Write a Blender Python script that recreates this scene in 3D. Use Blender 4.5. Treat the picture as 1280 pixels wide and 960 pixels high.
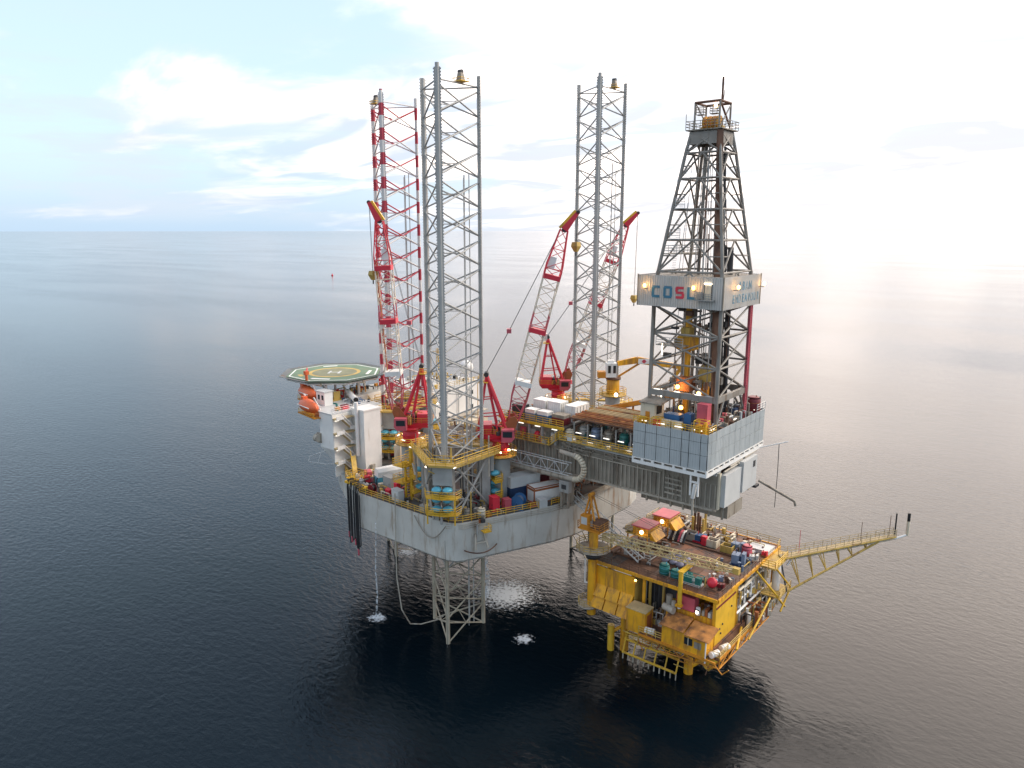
import bpy, math, random
from mathutils import Vector, Matrix
random.seed(7)
R = math.radians
sc = bpy.context.scene
for o in list(bpy.data.objects): bpy.data.objects.remove(o)

# ------------------------------------------------------------------ camera, sky, sun, exposure
cam_d = bpy.data.cameras.new('camera'); cam = bpy.data.objects.new('camera', cam_d)
sc.collection.objects.link(cam); sc.camera = cam
cam_d.sensor_width = 36; cam_d.lens = 36 * 920 / 1280; cam_d.clip_start = .5; cam_d.clip_end = 120000
PHI = math.atan2(-.64, .77)
_a = Vector((math.cos(PHI), math.sin(PHI))); _b = Vector((-_a.y, _a.x)); _o = Vector((0, 140))
cam.location = (-_o.dot(_a), -_o.dot(_b), 70)
_th = math.atan2(192, 920)
_f = Vector((_a.y * math.cos(_th), _b.y * math.cos(_th), -math.sin(_th)))
cam.rotation_euler = _f.to_track_quat('-Z', 'Y').to_euler()

SUN_AZ = math.atan2(_f.y, _f.x) - R(88)     # to the right of the view
BANK_AZ = math.atan2(_f.y, _f.x) - R(46)    # the bright bank of cloud
SUN_EL = R(40)
sun_d = bpy.data.lights.new('sun', 'SUN'); sun_d.energy = 1.4; sun_d.angle = R(28); sun_d.color = (1, .90, .78)
sun = bpy.data.objects.new('sun', sun_d); sc.collection.objects.link(sun)
_sd = Vector((math.cos(SUN_AZ) * math.cos(SUN_EL), math.sin(SUN_AZ) * math.cos(SUN_EL), math.sin(SUN_EL)))
sun.rotation_euler = _sd.to_track_quat('Z', 'Y').to_euler()
sc.view_settings.view_transform = 'Standard'; sc.view_settings.look = 'None'
sc.view_settings.exposure = 0.66; sc.view_settings.gamma = 1
sc.cycles.max_bounces = 6; sc.cycles.transparent_max_bounces = 12
sc.cycles.use_denoising = True

W = bpy.data.worlds.new('World'); sc.world = W; W.use_nodes = True
def world():
    nt = W.node_tree; N = nt.nodes; L = nt.links; N.clear()
    def n(t, **k):
        x = N.new(t)
        for a, v in k.items(): setattr(x, a, v)
        return x
    def math_(op, a, b=None, clamp=False):
        x = n('ShaderNodeMath', operation=op, use_clamp=clamp)
        for i, v in enumerate((a, b)):
            if v is None: continue
            if hasattr(v, 'links'): L.new(v, x.inputs[i])
            else: x.inputs[i].default_value = v
        return x.outputs[0]
    def mix(f, a, b):
        x = n('ShaderNodeMix', data_type='RGBA')
        for i, v in ((0, f), (6, a), (7, b)):
            if hasattr(v, 'links'): L.new(v, x.inputs[i])
            else: x.inputs[i].default_value = v
        return x.outputs[2]
    def ramp(v, lo, hi):
        x = n('ShaderNodeMapRange', interpolation_type='SMOOTHSTEP'); x.inputs[1].default_value = lo; x.inputs[2].default_value = hi
        L.new(v, x.inputs[0]); return x.outputs[0]
    tc = n('ShaderNodeTexCoord'); sep = n('ShaderNodeSeparateXYZ'); L.new(tc.outputs['Generated'], sep.inputs[0])
    z = math_('MAXIMUM', sep.outputs[2], 0.0)
    sky = n('ShaderNodeTexSky', sky_type='NISHITA', sun_disc=False, sun_elevation=SUN_EL)
    sky.sun_rotation = math.pi / 2 - SUN_AZ; sky.air_density = 1.0; sky.dust_density = 1.6; sky.ozone_density = 1.2
    sk = n('ShaderNodeVectorMath', operation='SCALE'); L.new(sky.outputs[0], sk.inputs[0]); sk.inputs[3].default_value = .10
    veil = mix(math_('MULTIPLY', .62, math_('SUBTRACT', 1.0, math_('MULTIPLY', ramp(z, .25, .72), .6))), sk.outputs[0], (.61, .775, .92, 1))
    # closeness to the sun's side of the sky
    dot = n('ShaderNodeVectorMath', operation='DOT_PRODUCT'); L.new(tc.outputs['Generated'], dot.inputs[0])
    dot.inputs[1].default_value = (math.cos(BANK_AZ), math.sin(BANK_AZ), .25)
    side = ramp(dot.outputs['Value'], .42, .95)
    # clouds: on a flat layer, seen in perspective
    den = math_('ADD', z, .11)
    px = math_('DIVIDE', sep.outputs[0], den); py = math_('DIVIDE', sep.outputs[1], den)
    cmb = n('ShaderNodeCombineXYZ'); L.new(px, cmb.inputs[0]); L.new(py, cmb.inputs[1])
    mp = n('ShaderNodeMapping'); L.new(cmb.outputs[0], mp.inputs[0]); mp.inputs['Rotation'].default_value = (0, 0, .9); mp.inputs['Scale'].default_value = (.55, 1.0, 1); mp.inputs['Location'].default_value = (1.7, .6, 0)
    n1 = n('ShaderNodeTexNoise'); L.new(mp.outputs[0], n1.inputs['Vector']); n1.inputs['Scale'].default_value = .8; n1.inputs['Detail'].default_value = 9; n1.inputs['Roughness'].default_value = .56; n1.inputs['Distortion'].default_value = .5
    n2 = n('ShaderNodeTexNoise'); L.new(mp.outputs[0], n2.inputs['Vector']); n2.inputs['Scale'].default_value = 1.7; n2.inputs['Detail'].default_value = 7; n2.inputs['Distortion'].default_value = .9
    cov = math_('ADD', n1.outputs[0], math_('MULTIPLY', side, .33))
    thick = ramp(cov, .50, .68)
    shade = ramp(n2.outputs[0], .40, .64)
    ccol = mix(shade, (.46, .53, .65, 1), (1.05, .93, .86, 1))
    ccol = mix(side, ccol, mix(math_('MAXIMUM', shade, ramp(z, .19, .30)), (.60, .655, .735, 1), (2.55, 2.2, 1.95, 1)))
    up = mix(thick, veil, ccol)
    # pale air towards the horizon
    hz = math_('POWER', math_('SUBTRACT', 1.0, math_('MINIMUM', math_('MULTIPLY', z, 5.6), 1.0)), 2.4)
    hcol = mix(side, (.37, .485, .615, 1), (.70, .635, .60, 1))
    fin = mix(math_('MULTIPLY', hz, .8), up, hcol)
    # thin grey cloud streaks low over the horizon
    c3 = n('ShaderNodeMapping'); L.new(tc.outputs['Generated'], c3.inputs[0]); c3.inputs['Scale'].default_value = (2.2, 2.2, 17)
    n3 = n('ShaderNodeTexNoise'); L.new(c3.outputs[0], n3.inputs['Vector']); n3.inputs['Scale'].default_value = 1.5; n3.inputs['Detail'].default_value = 7; n3.inputs['Roughness'].default_value = .6
    low = math_('MULTIPLY', ramp(z, .0, .03), math_('SUBTRACT', 1.0, ramp(z, .07, .30)))
    fin = mix(math_('MULTIPLY', math_('MULTIPLY', ramp(n3.outputs[0], .46, .62), low), .62), fin, mix(side, (.50, .55, .62, 1), (.59, .58, .605, 1)))
    bg = n('ShaderNodeBackground'); L.new(fin, bg.inputs[0]); bg.inputs[1].default_value = 1.0
    out = n('ShaderNodeOutputWorld'); L.new(bg.outputs[0], out.inputs[0])
world()

# ------------------------------------------------------------------ materials
M = {}
def paint(name, col, rough=.55, rust=0., rustcol=(.16, .06, .025), var=.16, metal=0., streak=True, scale=.5, bump=0.):
    m = bpy.data.materials.new(name); m.use_nodes = True; nt = m.node_tree; N = nt.nodes; L = nt.links
    p = N['Principled BSDF']; p.inputs['Roughness'].default_value = rough; p.inputs['Metallic'].default_value = metal
    g = N.new('ShaderNodeNewGeometry')
    t = N.new('ShaderNodeTexNoise'); t.inputs['Scale'].default_value = scale; t.inputs['Detail'].default_value = 5
    L.new(g.outputs['Position'], t.inputs['Vector'])
    r = N.new('ShaderNodeMapRange'); r.inputs[1].default_value = .3; r.inputs[2].default_value = .7; L.new(t.outputs[0], r.inputs[0])
    mx = N.new('ShaderNodeMix'); mx.data_type = 'RGBA'; L.new(r.outputs[0], mx.inputs[0])
    mx.inputs[6].default_value = tuple(c * (1 - var) for c in col) + (1,); mx.inputs[7].default_value = tuple(min(1, c * (1 + var)) for c in col) + (1,)
    last = mx.outputs[2]
    if rust > 0:
        mp = N.new('ShaderNodeMapping'); mp.inputs['Scale'].default_value = (1.1, 1.1, .16) if streak else (.7, .7, .7)
        L.new(g.outputs['Position'], mp.inputs[0])
        t2 = N.new('ShaderNodeTexNoise'); t2.inputs['Scale'].default_value = .9; t2.inputs['Detail'].default_value = 8; t2.inputs['Roughness'].default_value = .66
        L.new(mp.outputs[0], t2.inputs['Vector'])
        r2 = N.new('ShaderNodeMapRange'); r2.inputs[1].default_value = .665 - rust * .38; r2.inputs[2].default_value = .80 - rust * .36; r2.inputs[4].default_value = .85
        L.new(t2.outputs[0], r2.inputs[0])
        m2 = N.new('ShaderNodeMix'); m2.data_type = 'RGBA'; L.new(r2.outputs[0], m2.inputs[0]); L.new(last, m2.inputs[6]); m2.inputs[7].default_value = rustcol + (1,)
        last = m2.outputs[2]
    L.new(last, p.inputs['Base Color'])
    if bump:
        bp = N.new('ShaderNodeBump'); bp.inputs['Strength'].default_value = bump; bp.inputs['Distance'].default_value = .1
        L.new(t.outputs[0], bp.inputs['Height']); L.new(bp.outputs[0], p.inputs['Normal'])
    M[name] = m; return m
def emit(name, col, s):
    m = bpy.data.materials.new(name); m.use_nodes = True; p = m.node_tree.nodes['Principled BSDF']
    p.inputs['Base Color'].default_value = (.8, .8, .8, 1); p.inputs['Emission Color'].default_value = col + (1,); p.inputs['Emission Strength'].default_value = s
    M[name] = m
paint('hull', (.56, .545, .495), .5, rust=.34, rustcol=(.33, .25, .17), var=.12, scale=.22, bump=.15)
paint('hullrust', (.37, .355, .32), .55, rust=.42, rustcol=(.22, .13, .07), var=.12, scale=.3)
paint('hulldark', (.12, .13, .13), .6, rust=.3)
paint('deck', (.085, .085, .08), .75, rust=.55, rustcol=(.10, .06, .045), var=.3, streak=False)
paint('legrey', (.44, .43, .405), .5, rust=.12, rustcol=(.25, .18, .11), var=.08)
paint('legwet', (.42, .37, .28), .6, rust=.3, rustcol=(.17, .10, .05))
paint('grey', (.35, .345, .325), .55, rust=.15, rustcol=(.2, .14, .09))
paint('pale', (.55, .555, .54), .5, rust=.1, rustcol=(.3, .24, .17), var=.06)
paint('panel', (.46, .49, .49), .45, rust=.16, rustcol=(.31, .31, .29), var=.07)
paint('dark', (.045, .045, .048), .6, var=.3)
paint('black', (.012, .012, .013), .6)
paint('cant', (.30, .265, .215), .65, rust=.42, rustcol=(.12, .085, .06), var=.15)
paint('cantlight', (.44, .395, .325), .65, rust=.4, rustcol=(.16, .11, .07), var=.15)
paint('steel', (.27, .25, .22), .55, rust=.38, rustcol=(.13, .075, .04), var=.15)
paint('rusty', (.15, .075, .045), .75, rust=.4, rustcol=(.07, .035, .025), var=.35, streak=False)
paint('rustydeck', (.20, .085, .045), .6, rust=.6, rustcol=(.055, .045, .045), var=.45, streak=False, scale=.35, bump=.2)
paint('pipe', (.45, .19, .05), .65, rust=.5, rustcol=(.09, .045, .03), var=.4, streak=False, scale=.8)
paint('yellow', (.72, .43, .03), .5, rust=.28, rustcol=(.22, .11, .035), var=.12)
paint('gold', (.76, .365, .012), .55, rust=.52, rustcol=(.36, .16, .035), var=.18)
paint('dulyellow', (.55, .37, .09), .6, rust=.35, rustcol=(.23, .13, .05))
paint('palegold', (.55, .42, .20), .6, rust=.3, rustcol=(.28, .17, .07))
paint('orange', (.60, .24, .02), .5, rust=.25, rustcol=(.22, .09, .03))
paint('red', (.66, .03, .055), .45, rust=.15, rustcol=(.25, .03, .03), var=.12)
paint('brick', (.33, .10, .03), .6, rust=.3)
paint('pink', (.55, .10, .13), .5, rust=.1)
paint('maroon', (.16, .012, .02), .5)
paint('white', (.84, .82, .78), .45, rust=.10, rustcol=(.5, .4, .28), var=.05)
paint('boomcream', (.78, .70, .58), .5, rust=.3, rustcol=(.5, .33, .16), var=.08)
paint('cream', (.66, .58, .44), .55, rust=.3, rustcol=(.42, .31, .18), var=.08)
paint('tan', (.50, .38, .20), .6, rust=.2)
paint('blue', (.035, .12, .27), .45, rust=.1)
paint('navy', (.02, .045, .11), .5)
paint('teal', (.10, .40, .52), .4, rust=.08, rustcol=(.06, .2, .25))
paint('green', (.02, .17, .15), .5, rust=.15)
paint('heligreen', (.14, .22, .14), .7, rust=.35, rustcol=(.19, .20, .11), streak=False)
paint('helimid', (.22, .22, .13), .7, rust=.3, rustcol=(.16, .18, .1), streak=False)
paint('lifeorange', (.75, .14, .04), .4, var=.1)
paint('lilac', (.26, .25, .33), .8, var=.3)
paint('bluegrey', (.16, .21, .30), .6, var=.25)
paint('lettblue', (.05, .19, .29), .5); paint('lettred', (.62, .05, .08), .5)
paint('rubber', (.018, .018, .02), .5)
paint('wire', (.06, .06, .06), .5)
emit('strip', (1, .93, .8), 1.2); emit('warm', (1, .62, .18), 14); emit('bright', (1, .85, .6), 6); emit('lamp', (1, .45, .07), 9)
def banded():
    m = paint('redwhite', (.7, .7, .7)); nt = m.node_tree; N = nt.nodes; L = nt.links
    g = N.new('ShaderNodeNewGeometry'); s = N.new('ShaderNodeSeparateXYZ'); L.new(g.outputs['Position'], s.inputs[0])
    a = N.new('ShaderNodeMath'); a.operation = 'SUBTRACT'; L.new(s.outputs[2], a.inputs[0]); a.inputs[1].default_value = 94.2 - 4.6 * 21
    d = N.new('ShaderNodeMath'); d.operation = 'DIVIDE'; L.new(a.outputs[0], d.inputs[0]); d.inputs[1].default_value = 4.6
    f = N.new('ShaderNodeMath'); f.operation = 'FRACT'; L.new(d.outputs[0], f.inputs[0])
    c = N.new('ShaderNodeMath'); c.operation = 'GREATER_THAN'; L.new(f.outputs[0], c.inputs[0]); c.inputs[1].default_value = .5
    mx = N.new('ShaderNodeMix'); mx.data_type = 'RGBA'; L.new(c.outputs[0], mx.inputs[0]); mx.inputs[6].default_value = (.72, .69, .66, 1); mx.inputs[7].default_value = (.50, .05, .075, 1)
    L.new(mx.outputs[2], N['Principled BSDF'].inputs['Base Color'])
banded()
def glass():
    m = bpy.data.materials.new('glass'); m.use_nodes = True; p = m.node_tree.nodes['Principled BSDF']
    p.inputs['Base Color'].default_value = (.02, .025, .03, 1); p.inputs['Roughness'].default_value = .12; M['glass'] = m
glass()
def water():
    m = bpy.data.materials.new('water'); m.use_nodes = True; nt = m.node_tree; N = nt.nodes; L = nt.links
    p = N['Principled BSDF']; p.inputs['Base Color'].default_value = (.0022, .0062, .0100, 1); p.inputs['IOR'].default_value = 1.333
    g = N.new('ShaderNodeNewGeometry')
    def noise(sx, sy, sc_, det, rot=.5, rg=.55):
        mp = N.new('ShaderNodeMapping'); mp.inputs['Scale'].default_value = (sx, sy, 1); mp.inputs['Rotation'].default_value = (0, 0, rot); L.new(g.outputs['Position'], mp.inputs[0])
        t = N.new('ShaderNodeTexNoise'); t.inputs['Scale'].default_value = sc_; t.inputs['Detail'].default_value = det; t.inputs['Roughness'].default_value = rg; t.inputs['Distortion'].default_value = .4
        L.new(mp.outputs[0], t.inputs['Vector']); return t.outputs[0]
    slick = N.new('ShaderNodeMapRange'); slick.inputs[1].default_value = .40; slick.inputs[2].default_value = .62; slick.inputs[3].default_value = .45; slick.inputs[4].default_value = 1.0
    L.new(noise(.35, 1.3, .006, 6, 1.2), slick.inputs[0])
    def mul(a, b):
        x = N.new('ShaderNodeMath'); x.operation = 'MULTIPLY'
        for i, v in enumerate((a, b)):
            if hasattr(v, 'links'): L.new(v, x.inputs[i])
            else: x.inputs[i].default_value = v
        return x.outputs[0]
    b1 = N.new('ShaderNodeBump'); b1.inputs['Distance'].default_value = 1.0; L.new(mul(slick.outputs[0], .18), b1.inputs['Strength']); L.new(noise(.62, 1.15, .95, 5, .7), b1.inputs['Height'])
    b2 = N.new('ShaderNodeBump'); b2.inputs['Distance'].default_value = 1.6; L.new(mul(slick.outputs[0], .065), b2.inputs['Strength']); L.new(noise(.5, 1.2, .12, 3, .55), b2.inputs['Height'])
    L.new(b2.outputs[0], b1.inputs['Normal']); L.new(b1.outputs[0], p.inputs['Normal'])
    rr = N.new('ShaderNodeMapRange'); rr.inputs[3].default_value = .05; rr.inputs[4].default_value = .09; L.new(slick.outputs[0], rr.inputs[0]); L.new(rr.outputs[0], p.inputs['Roughness'])
    M['water'] = m
water()
def foam(name, thr, fall):
    m = bpy.data.materials.new(name); m.use_nodes = True; nt = m.node_tree; N = nt.nodes; L = nt.links
    p = N['Principled BSDF']; p.inputs['Base Color'].default_value = (.75, .78, .8, 1); p.inputs['Roughness'].default_value = .8
    tr = N.new('ShaderNodeBsdfTransparent'); mx = N.new('ShaderNodeMixShader'); t = N.new('ShaderNodeTexNoise'); t.inputs['Detail'].default_value = 6
    tc = N.new('ShaderNodeTexCoord'); g = N.new('ShaderNodeNewGeometry'); L.new(g.outputs['Position'], t.inputs['Vector']); t.inputs['Scale'].default_value = 1.6
    ln = N.new('ShaderNodeVectorMath'); ln.operation = 'LENGTH'; L.new(tc.outputs['Object'], ln.inputs[0])
    a = N.new('ShaderNodeMath'); a.operation = 'MULTIPLY'; L.new(ln.outputs['Value'], a.inputs[0]); a.inputs[1].default_value = fall
    s = N.new('ShaderNodeMath'); s.operation = 'SUBTRACT'; L.new(t.outputs[0], s.inputs[0]); L.new(a.outputs[0], s.inputs[1])
    r = N.new('ShaderNodeMapRange'); r.inputs[1].default_value = thr; r.inputs[2].default_value = thr + .25; L.new(s.outputs[0], r.inputs[0])
    L.new(r.outputs[0], mx.inputs[0]); L.new(tr.outputs[0], mx.inputs[1]); L.new(p.outputs[0], mx.inputs[2])
    L.new(mx.outputs[0], N['Material Output'].inputs[0]); M[name] = m
foam('foam', .12, .3); foam('spray', .42, 0.)

# ------------------------------------------------------------------ building helpers
col = sc.collection; WM = {}; CACHE = {}
I4 = Matrix.Identity(4)
def link(name, data, world_m, par):
    o = bpy.data.objects.new(name, data); col.objects.link(o); WM[o.name] = world_m
    if par is not None:
        o.parent = par; o.matrix_parent_inverse = WM[par.name].inverted()
    o.matrix_basis = world_m
    return o
def thing(name, label, cat, loc=(0, 0, 0), group=None):
    o = link(name, None, Matrix.Translation(Vector(loc)), None); o.empty_display_size = .5
    o['label'] = label; o['category'] = cat
    if group: o['group'] = group
    return o
def newmesh(vs, fs, mat, smooth=False):
    me = bpy.data.meshes.new('m'); me.from_pydata([tuple(v) for v in vs], [], fs); me.materials.append(M[mat])
    if smooth:
        for p in me.polygons: p.use_smooth = True
    return me
CUBE = [(-.5, -.5, -.5), (.5, -.5, -.5), (.5, .5, -.5), (-.5, .5, -.5), (-.5, -.5, .5), (.5, -.5, .5), (.5, .5, .5), (-.5, .5, .5)]
CF = [(3, 2, 1, 0), (4, 5, 6, 7), (0, 1, 5, 4), (1, 2, 6, 5), (2, 3, 7, 6), (3, 0, 4, 7)]
def ring_pts(n, r, z): return [(r * math.cos(2 * math.pi * i / n), r * math.sin(2 * math.pi * i / n), z) for i in range(n)]
def unit(kind, mat, n=8, k=1.0):
    key = (kind, mat, n, k)
    if key not in CACHE:
        if kind == 'cube': CACHE[key] = newmesh(CUBE, CF, mat)
        elif kind == 'cyl':
            vs = ring_pts(n, 1, 0) + ring_pts(n, k, 1)
            me = newmesh(vs, [(i, (i + 1) % n, n + (i + 1) % n, n + i) for i in range(n)] + [tuple(range(n))[::-1], tuple(range(n, 2 * n))], mat)
            for p in me.polygons[:n]: p.use_smooth = n >= 8
            CACHE[key] = me
        elif kind == 'ball':
            vs = []; fs = []; rings = 6
            for j in range(rings + 1):
                t = math.pi * j / rings
                for i in range(n): vs.append((math.sin(t) * math.cos(2 * math.pi * i / n), math.sin(t) * math.sin(2 * math.pi * i / n), math.cos(t)))
            for j in range(rings):
                for i in range(n):
                    a = j * n + i; b = j * n + (i + 1) % n
                    fs.append((a, a + n, b + n, b))
            CACHE[key] = newmesh(vs, fs, mat, True)
    return CACHE[key]
def rotm(d): return Vector(d).to_track_quat('Z', 'Y').to_matrix().to_4x4()
def box(par, name, c, s, mat, rz=0):
    return link(name, unit('cube', mat), Matrix.Translation(Vector(c)) @ Matrix.Rotation(rz, 4, 'Z') @ Matrix.Diagonal((s[0], s[1], s[2], 1)), par)
def bb(par, name, x0, x1, y0, y1, z0, z1, mat):
    return box(par, name, ((x0 + x1) / 2, (y0 + y1) / 2, (z0 + z1) / 2), (abs(x1 - x0), abs(y1 - y0), abs(z1 - z0)), mat)
def rod(par, name, p, q, r, mat, n=8, k=1.0):
    p = Vector(p); q = Vector(q); d = q - p
    return link(name, unit('cyl', mat, n, k), Matrix.Translation(p) @ rotm(d) @ Matrix.Diagonal((r, r, d.length, 1)), par)
def ball(par, name, c, r, mat, s=(1, 1, 1), n=12, rz=0):
    return link(name, unit('ball', mat, n), Matrix.Translation(Vector(c)) @ Matrix.Rotation(rz, 4, 'Z') @ Matrix.Diagonal((r * s[0], r * s[1], r * s[2], 1)), par)
class MB:
    def __init__(s): s.v = []; s.f = []
    def add(s, vs, fs):
        o = len(s.v); s.v += [tuple(v) for v in vs]; s.f += [tuple(i + o for i in f) for f in fs]; return s
    def box(s, c, z, rz=0):
        m = Matrix.Translation(Vector(c)) @ Matrix.Rotation(rz, 4, 'Z') @ Matrix.Diagonal((z[0], z[1], z[2], 1))
        return s.add([m @ Vector(v) for v in CUBE], CF)
    def bb(s, x0, x1, y0, y1, z0, z1): return s.box(((x0 + x1) / 2, (y0 + y1) / 2, (z0 + z1) / 2), (abs(x1 - x0), abs(y1 - y0), abs(z1 - z0)))
    def rod(s, p, q, r, n=5):
        p = Vector(p); q = Vector(q); d = q - p; m = Matrix.Translation(p) @ rotm(d) @ Matrix.Diagonal((r, r, d.length, 1))
        return s.add([m @ Vector(v) for v in ring_pts(n, 1, 0) + ring_pts(n, 1, 1)], [(i, (i + 1) % n, n + (i + 1) % n, n + i) for i in range(n)] + [tuple(range(n))[::-1], tuple(range(n, 2 * n))])
    def path(s, pts, r, n=6):
        for a, b in zip(pts, pts[1:]): s.rod(a, b, r, n)
        return s
    def prism(s, poly, z0, z1):
        n = len(poly)
        return s.add([(x, y, z0) for x, y in poly] + [(x, y, z1) for x, y in poly], [tuple(range(n))[::-1], tuple(range(n, 2 * n))] + [(i, (i + 1) % n, n + (i + 1) % n, n + i) for i in range(n)])
    def loft(s, rings):
        n = len(rings[0]); vs = [p for r in rings for p in r]; fs = [tuple(range(n))[::-1], tuple(range((len(rings) - 1) * n, len(rings) * n))]
        for j in range(len(rings) - 1):
            for i in range(n): fs.append((j * n + i, j * n + (i + 1) % n, (j + 1) * n + (i + 1) % n, (j + 1) * n + i))
        return s.add(vs, fs)
    def build(s, par, name, mat, kind=None, smooth=False):
        o = link(name, newmesh(s.v, s.f, mat, smooth), I4, par)
        if kind: o['kind'] = kind
        return o
def railing(par, pts, mat='yellow', h=1.15, sp=1.9, r=.045, closed=False, name='railing', mid=2):
    m = MB(); pts = [Vector(p) for p in pts]
    if closed: pts.append(pts[0])
    for a, b in zip(pts, pts[1:]):
        d = b - a; k = max(1, round(d.length / sp))
        for i in range(k + 1):
            p = a + d * (i / k); m.rod(p, p + Vector((0, 0, h)), r, 4)
        for j in range(mid + 1):
            z = Vector((0, 0, h * (j + 1) / (mid + 1))); m.rod(a + z, b + z, r, 4)
    return m.build(par, name, mat)
def rect(x0, x1, y0, y1, z): return [(x0, y0, z), (x1, y0, z), (x1, y1, z), (x0, y1, z)]
def striplight(par, c, L=1.1, rz=0):
    m = MB(); m.box(c, (L, .16, .1), rz); m.build(par, 'strip_lamp', 'strip')
def floodlight(par, p, d=(0, 0, -1), mat='bright', r=.2):
    d = Vector(d).normalized(); p = Vector(p)
    h = rod(par, 'floodlight', p - d * .25, p, r * 1.25, 'dark', 8)
    ball(h, 'lens', p + d * .03, r, mat, n=8)

# ------------------------------------------------------------------ sea
sea = link('sea', newmesh([(-60000, -60000, 0), (60000, -60000, 0), (60000, 60000, 0), (-60000, 60000, 0)], [(0, 1, 2, 3)], 'water'), I4, None)
sea['kind'] = 'structure'; sea['label'] = 'dark calm open sea reaching to the horizon'; 
def foam_patch(c, r, lab, n=20):
    vs = [(0, 0, 0)] + [(r * (1 + .25 * random.uniform(-1, 1)) * math.cos(2 * math.pi * i / n), r * .9 * (1 + .25 * random.uniform(-1, 1)) * math.sin(2 * math.pi * i / n), 0) for i in range(n)]
    s = r / 2.2
    me = newmesh([(x / s, y / s, z) for x, y, z in vs], [(0, i + 1, (i + 1) % n + 1) for i in range(n)], 'foam')
    o = link('sea_foam', me, Matrix.Translation((c[0], c[1], .03)) @ Matrix.Diagonal((s, s, 1, 1)), None)
    o['kind'] = 'stuff'; o['label'] = lab; o['category'] = 'foam'
foam_patch((3.4, -5.9), 11, 'wide ring of white foam beside the grey corner leg')
foam_patch((-9, -28), 2.9, 'white splash under the thin water jet on the left of the hull')
foam_patch((16.4, -16.4), 2.9, 'small lone white splash to the right of the grey corner leg')
foam_patch((-25.8, -5.1), 4.0, 'white foam at the foot of the red and white leg')
def jet(p, q, r, lab):
    m = MB(); p = Vector(p); q = Vector(q)
    rings = []
    for i in range(9):
        t = i / 8; c = p.lerp(q, t); c.x += .3 * math.sin(i * 1.3) * t
        rr = r * (.6 + .8 * t)
        rings.append([(c.x + rr * math.cos(a * math.pi / 4), c.y + rr * math.sin(a * math.pi / 4), c.z) for a in range(8)])
    m.loft(rings[::-1]); o = m.build(None, 'water_jet', 'spray', 'stuff', True); o['label'] = lab; o['category'] = 'water jet'
jet((1.0, -9.2, 16), (1.0, -9.2, 0), .55, 'broad white water jet falling from the hull beside the grey leg')
jet((-8.6, -27.9, 19), (-9, -28.2, 0), .13, 'thin white water jet falling from the left hull side')

# ------------------------------------------------------------------ hull
ZD, ZB = 23.0, 16.0
HP = [(7.4, -27.35), (8.8, -27.1), (9.9, -26.6), (10.7, -25.6), (17.3, -10), (18.6, -5), (19, 0), (19, 14), (18, 18), (11, 26.3), (9, 27.2), (-13, 27.5), (-36, 13), (-43, 5), (-43, -9), (-37, -15.5), (-13.6, -27.5)]
hull = thing('jackup_hull', 'pale grey raised barge hull of the drilling rig with rust stains', 'rig hull', (0, 0, ZB))
n_ = len(HP)
def inset(p, k, bow=0):
    return [(x * k + (bow if x < -30 else 0), y * k) for x, y in p]
m = MB(); m.loft([[(x, y, ZB) for x, y in inset(HP, .985, 3)], [(x, y, ZB + .45) for x, y in inset(HP, 1, 1.5)], [(x, y, ZD - .02) for x, y in HP]]); m.build(hull, 'hull_shell', 'hull')
m = MB(); m.prism([(x * .992, y * .992) for x, y in HP], ZD - .01, ZD + .03); m.build(hull, 'deck_plate', 'deck')
m = MB(); m.prism(inset(HP, .95, 4), ZB - .05, ZB + .02); m.build(hull, 'bottom_plate', 'hulldark')  # underside coloured dark to carry the shadow beneath the hull
for seg in (HP[16:] + HP[:4], HP[4:6], HP[9:12]):
    railing(hull, [(x * .992, y * .992, ZD + .03) for x, y in (HP[15:17] + HP[:5] if seg is HP else seg)], sp=1.6, r=.055)
railing(hull, [(HP[15][0] + 10, HP[15][1] - 4.9, ZD), (HP[16][0] * .992, HP[16][1] * .992, ZD)], sp=1.6, r=.055)
railing(hull, [(10.6, -25.4, ZD), (16.2, -12.3, ZD)], sp=1.6, r=.055)
m = MB()   # rubbing bars along the upper edge of the aft quarter
for dz in (.25, .6, .95):
    m.rod((10.85, -25.7, ZD - dz), (17.45, -10.1, ZD - dz), .06); m.rod((17.45, -10.1, ZD - dz), (18.72, -5.1, ZD - dz), .06); m.rod((8.6, -27.3, ZD - dz), (10.85, -25.7, ZD - dz), .06)
m.build(hull, 'rubbing_bars', 'cantlight')
m = MB(); m.bb(19.0, 19.06, -.6, 13.6, ZB + .6, ZD - .3); m.build(hull, 'transom_plate', 'hullrust')
m = MB(); m.prism([(18.9, -9), (19.6, -9), (19.9, 14), (18.9, 14)], ZD - .25, ZD + .25); m.build(hull, 'transom_ledge', 'cant')
# anchor rack on the corner with its yellow perch
ax = thing('anchor_rack', 'rusty anchor bolster on the grey hull corner below a yellow perch', 'anchor rack', (12, -24.2, 18))
nv = Vector((.92, -.39, 0)); tv = Vector((.39, .92, 0)); b0 = Vector((12.0, -22.9, 0))
def ap(t, o, z): return b0 + tv * t + nv * o + Vector((0, 0, z))
for t in (-.75, .75): rod(ax, 'strut', ap(t, .1, 20.8), ap(t * 1.5, .9, 18.3), .2, 'cantlight')
rod(ax, 'cross_bar', ap(-.9, .6, 19.3), ap(.9, .6, 19.3), .13, 'cantlight')
m = MB(); pr = None
pts = [ap(t, 1.25 - .09 * t * t, 17.75 + .075 * t * t) for t in [-3 + i * .5 for i in range(13)]]
m.path(pts, .11).build(ax, 'curved_bar', 'rusty')
m = MB(); m.box(ap(.9, .75, 21.2), (1.3, 1.4, .12), math.atan2(nv.y, nv.x)); m.build(ax, 'perch_floor', 'yellow')
railing(ax, [ap(.2, 1.4, 21.2), ap(1.6, 1.4, 21.2), ap(1.6, .15, 21.2)], h=1.1, sp=.8)
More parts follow.
